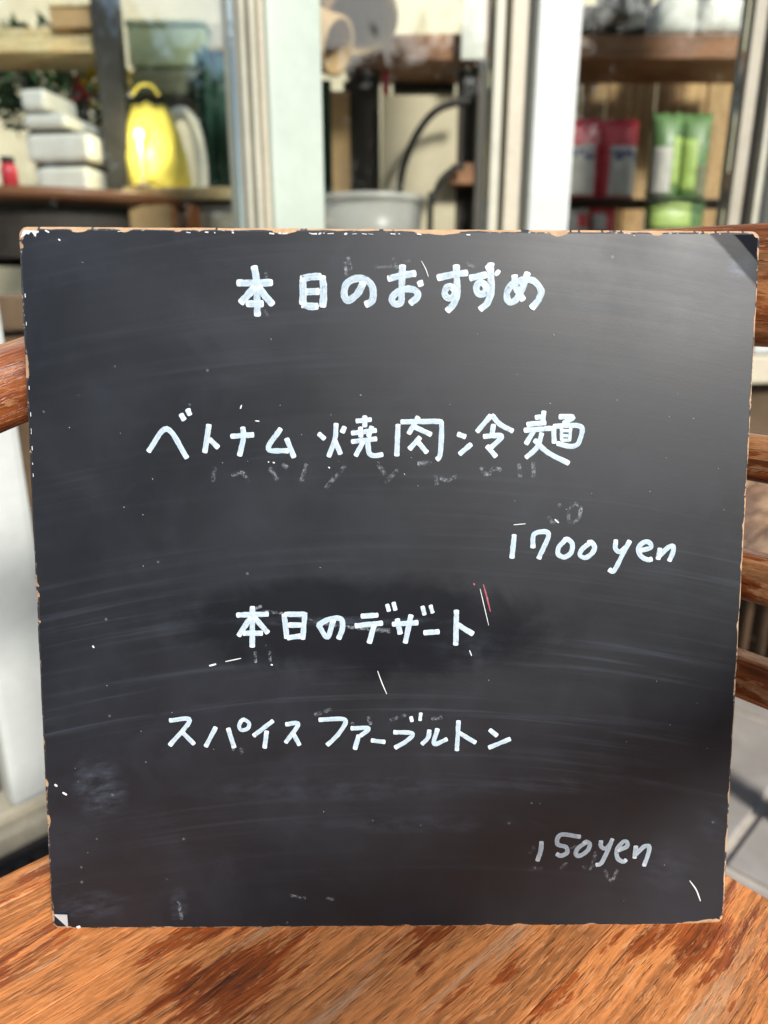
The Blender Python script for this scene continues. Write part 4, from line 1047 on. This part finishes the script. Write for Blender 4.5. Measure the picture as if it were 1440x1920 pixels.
sh3 = shelf('lower_shelf', 1050, 452, 1440, 470, 1.98, .2, M['shelf_wood'], 'lower brown shelf mostly hidden behind the menu board')
z3 = at(1245, 452, 1.98).z
packet(1064, 388, 1108, 452, 1.98, 0, 'white packet under the wire shelf beside the white post', ('white_pkg', ((.4, .8, -.1, .45, 'red'),)), z3 + .001)
packet(1108, 386, 1160, 452, 1.99, 0, 'red packet under the wire shelf', ('red', ((.3, .8, -.45, .0, 'white_pkg'),)), z3 + .001)
packet(1212, 366, 1330, 452, 2.00, 0, 'wide bright green bag under the wire shelf', ('green_pkg', ((.3, .9, -.45, .2, 'lime'),)), z3 + .001)

# ------------------------------------------------------------------ trees behind the photographer: low ones mirrored in the panes, tall ones added unseen
def tree(x, y, hgt, spread, nl, lo, label):
    o = empty('street_tree', (x, y, -.06), random.uniform(0, 6), label, 'tree', 'trees behind the photographer')
    P = cr([Vector((0, 0, 0)), Vector((.06, .02, hgt * .3)), Vector((-.03, .05, hgt * .6)), Vector((.02, 0, hgt * .85))], 6)
    link('trunk', mesh_from(loft(P, lambda t: (.20 - .13 * t, .20 - .13 * t), 14, lambda t: Vector((0, 1, 0)), 2.0), 'trunk'), o, BARK)
    tips = []
    for k in range(18):
        an = k * 2.4; r0 = spread * random.uniform(.45, 1.0); z0 = hgt * random.uniform(lo, .75)
        e = Vector((r0 * math.cos(an), r0 * math.sin(an), z0 + hgt * random.uniform(.0, .2)))
        m = Vector((e.x * .45, e.y * .45, z0 + hgt * .08))
        pp = cr([Vector((0, 0, z0)), m, e], 6)
        link('limb', mesh_from(loft(pp, lambda t: (.05 - .038 * t, .05 - .038 * t), 8, lambda t: Vector((.1, .9, .1)), 2.0), 'limb'), o, BARK); tips += pp[4:]
    def fn(i):
        c = random.choice(tips); p = c + Vector((random.gauss(0, .22), random.gauss(0, .22), random.gauss(-.08, .20)))
        return p, (random.uniform(-.6, .6), random.uniform(-.6, .6), random.uniform(-1.0, .1))
    link('crown', mesh_from(leaf_bm(nl, fn, .14, .34, .30), 'crown'), o, M['leaf'])
BARK = simple('bark', (.10, .075, .055), .9, .4, 25, bump=.9)
for (hd, dist, hg, sp, nl, lo) in ((92, 6.0, 3.8, 1.4, 4000, .12), (106, 6.6, 4.0, 1.4, 4000, .12), (119, 6.4, 4.0, 1.4, 4000, .12), (131, 6.0, 4.0, 1.4, 4600, .12), (143, 6.4, 4.1, 1.4, 4800, .12), (156, 6.2, 4.0, 1.4, 4800, .12), (170, 5.8, 3.9, 1.4, 4600, .12),
                               (190, 5.6, 5.0, 1.7, 3600, .2), (212, 5.8, 5.4, 1.8, 3600, .2), (236, 6.0, 5.0, 1.8, 3600, .2)):  # taller unseen trees, added to darken the left of the board's reflection
    tree(dist * math.sin(R(hd)), dist * math.cos(R(hd)), hg, sp, nl, lo, 'leafy street tree out of view behind the photographer, in a row added to darken glass and board reflections')
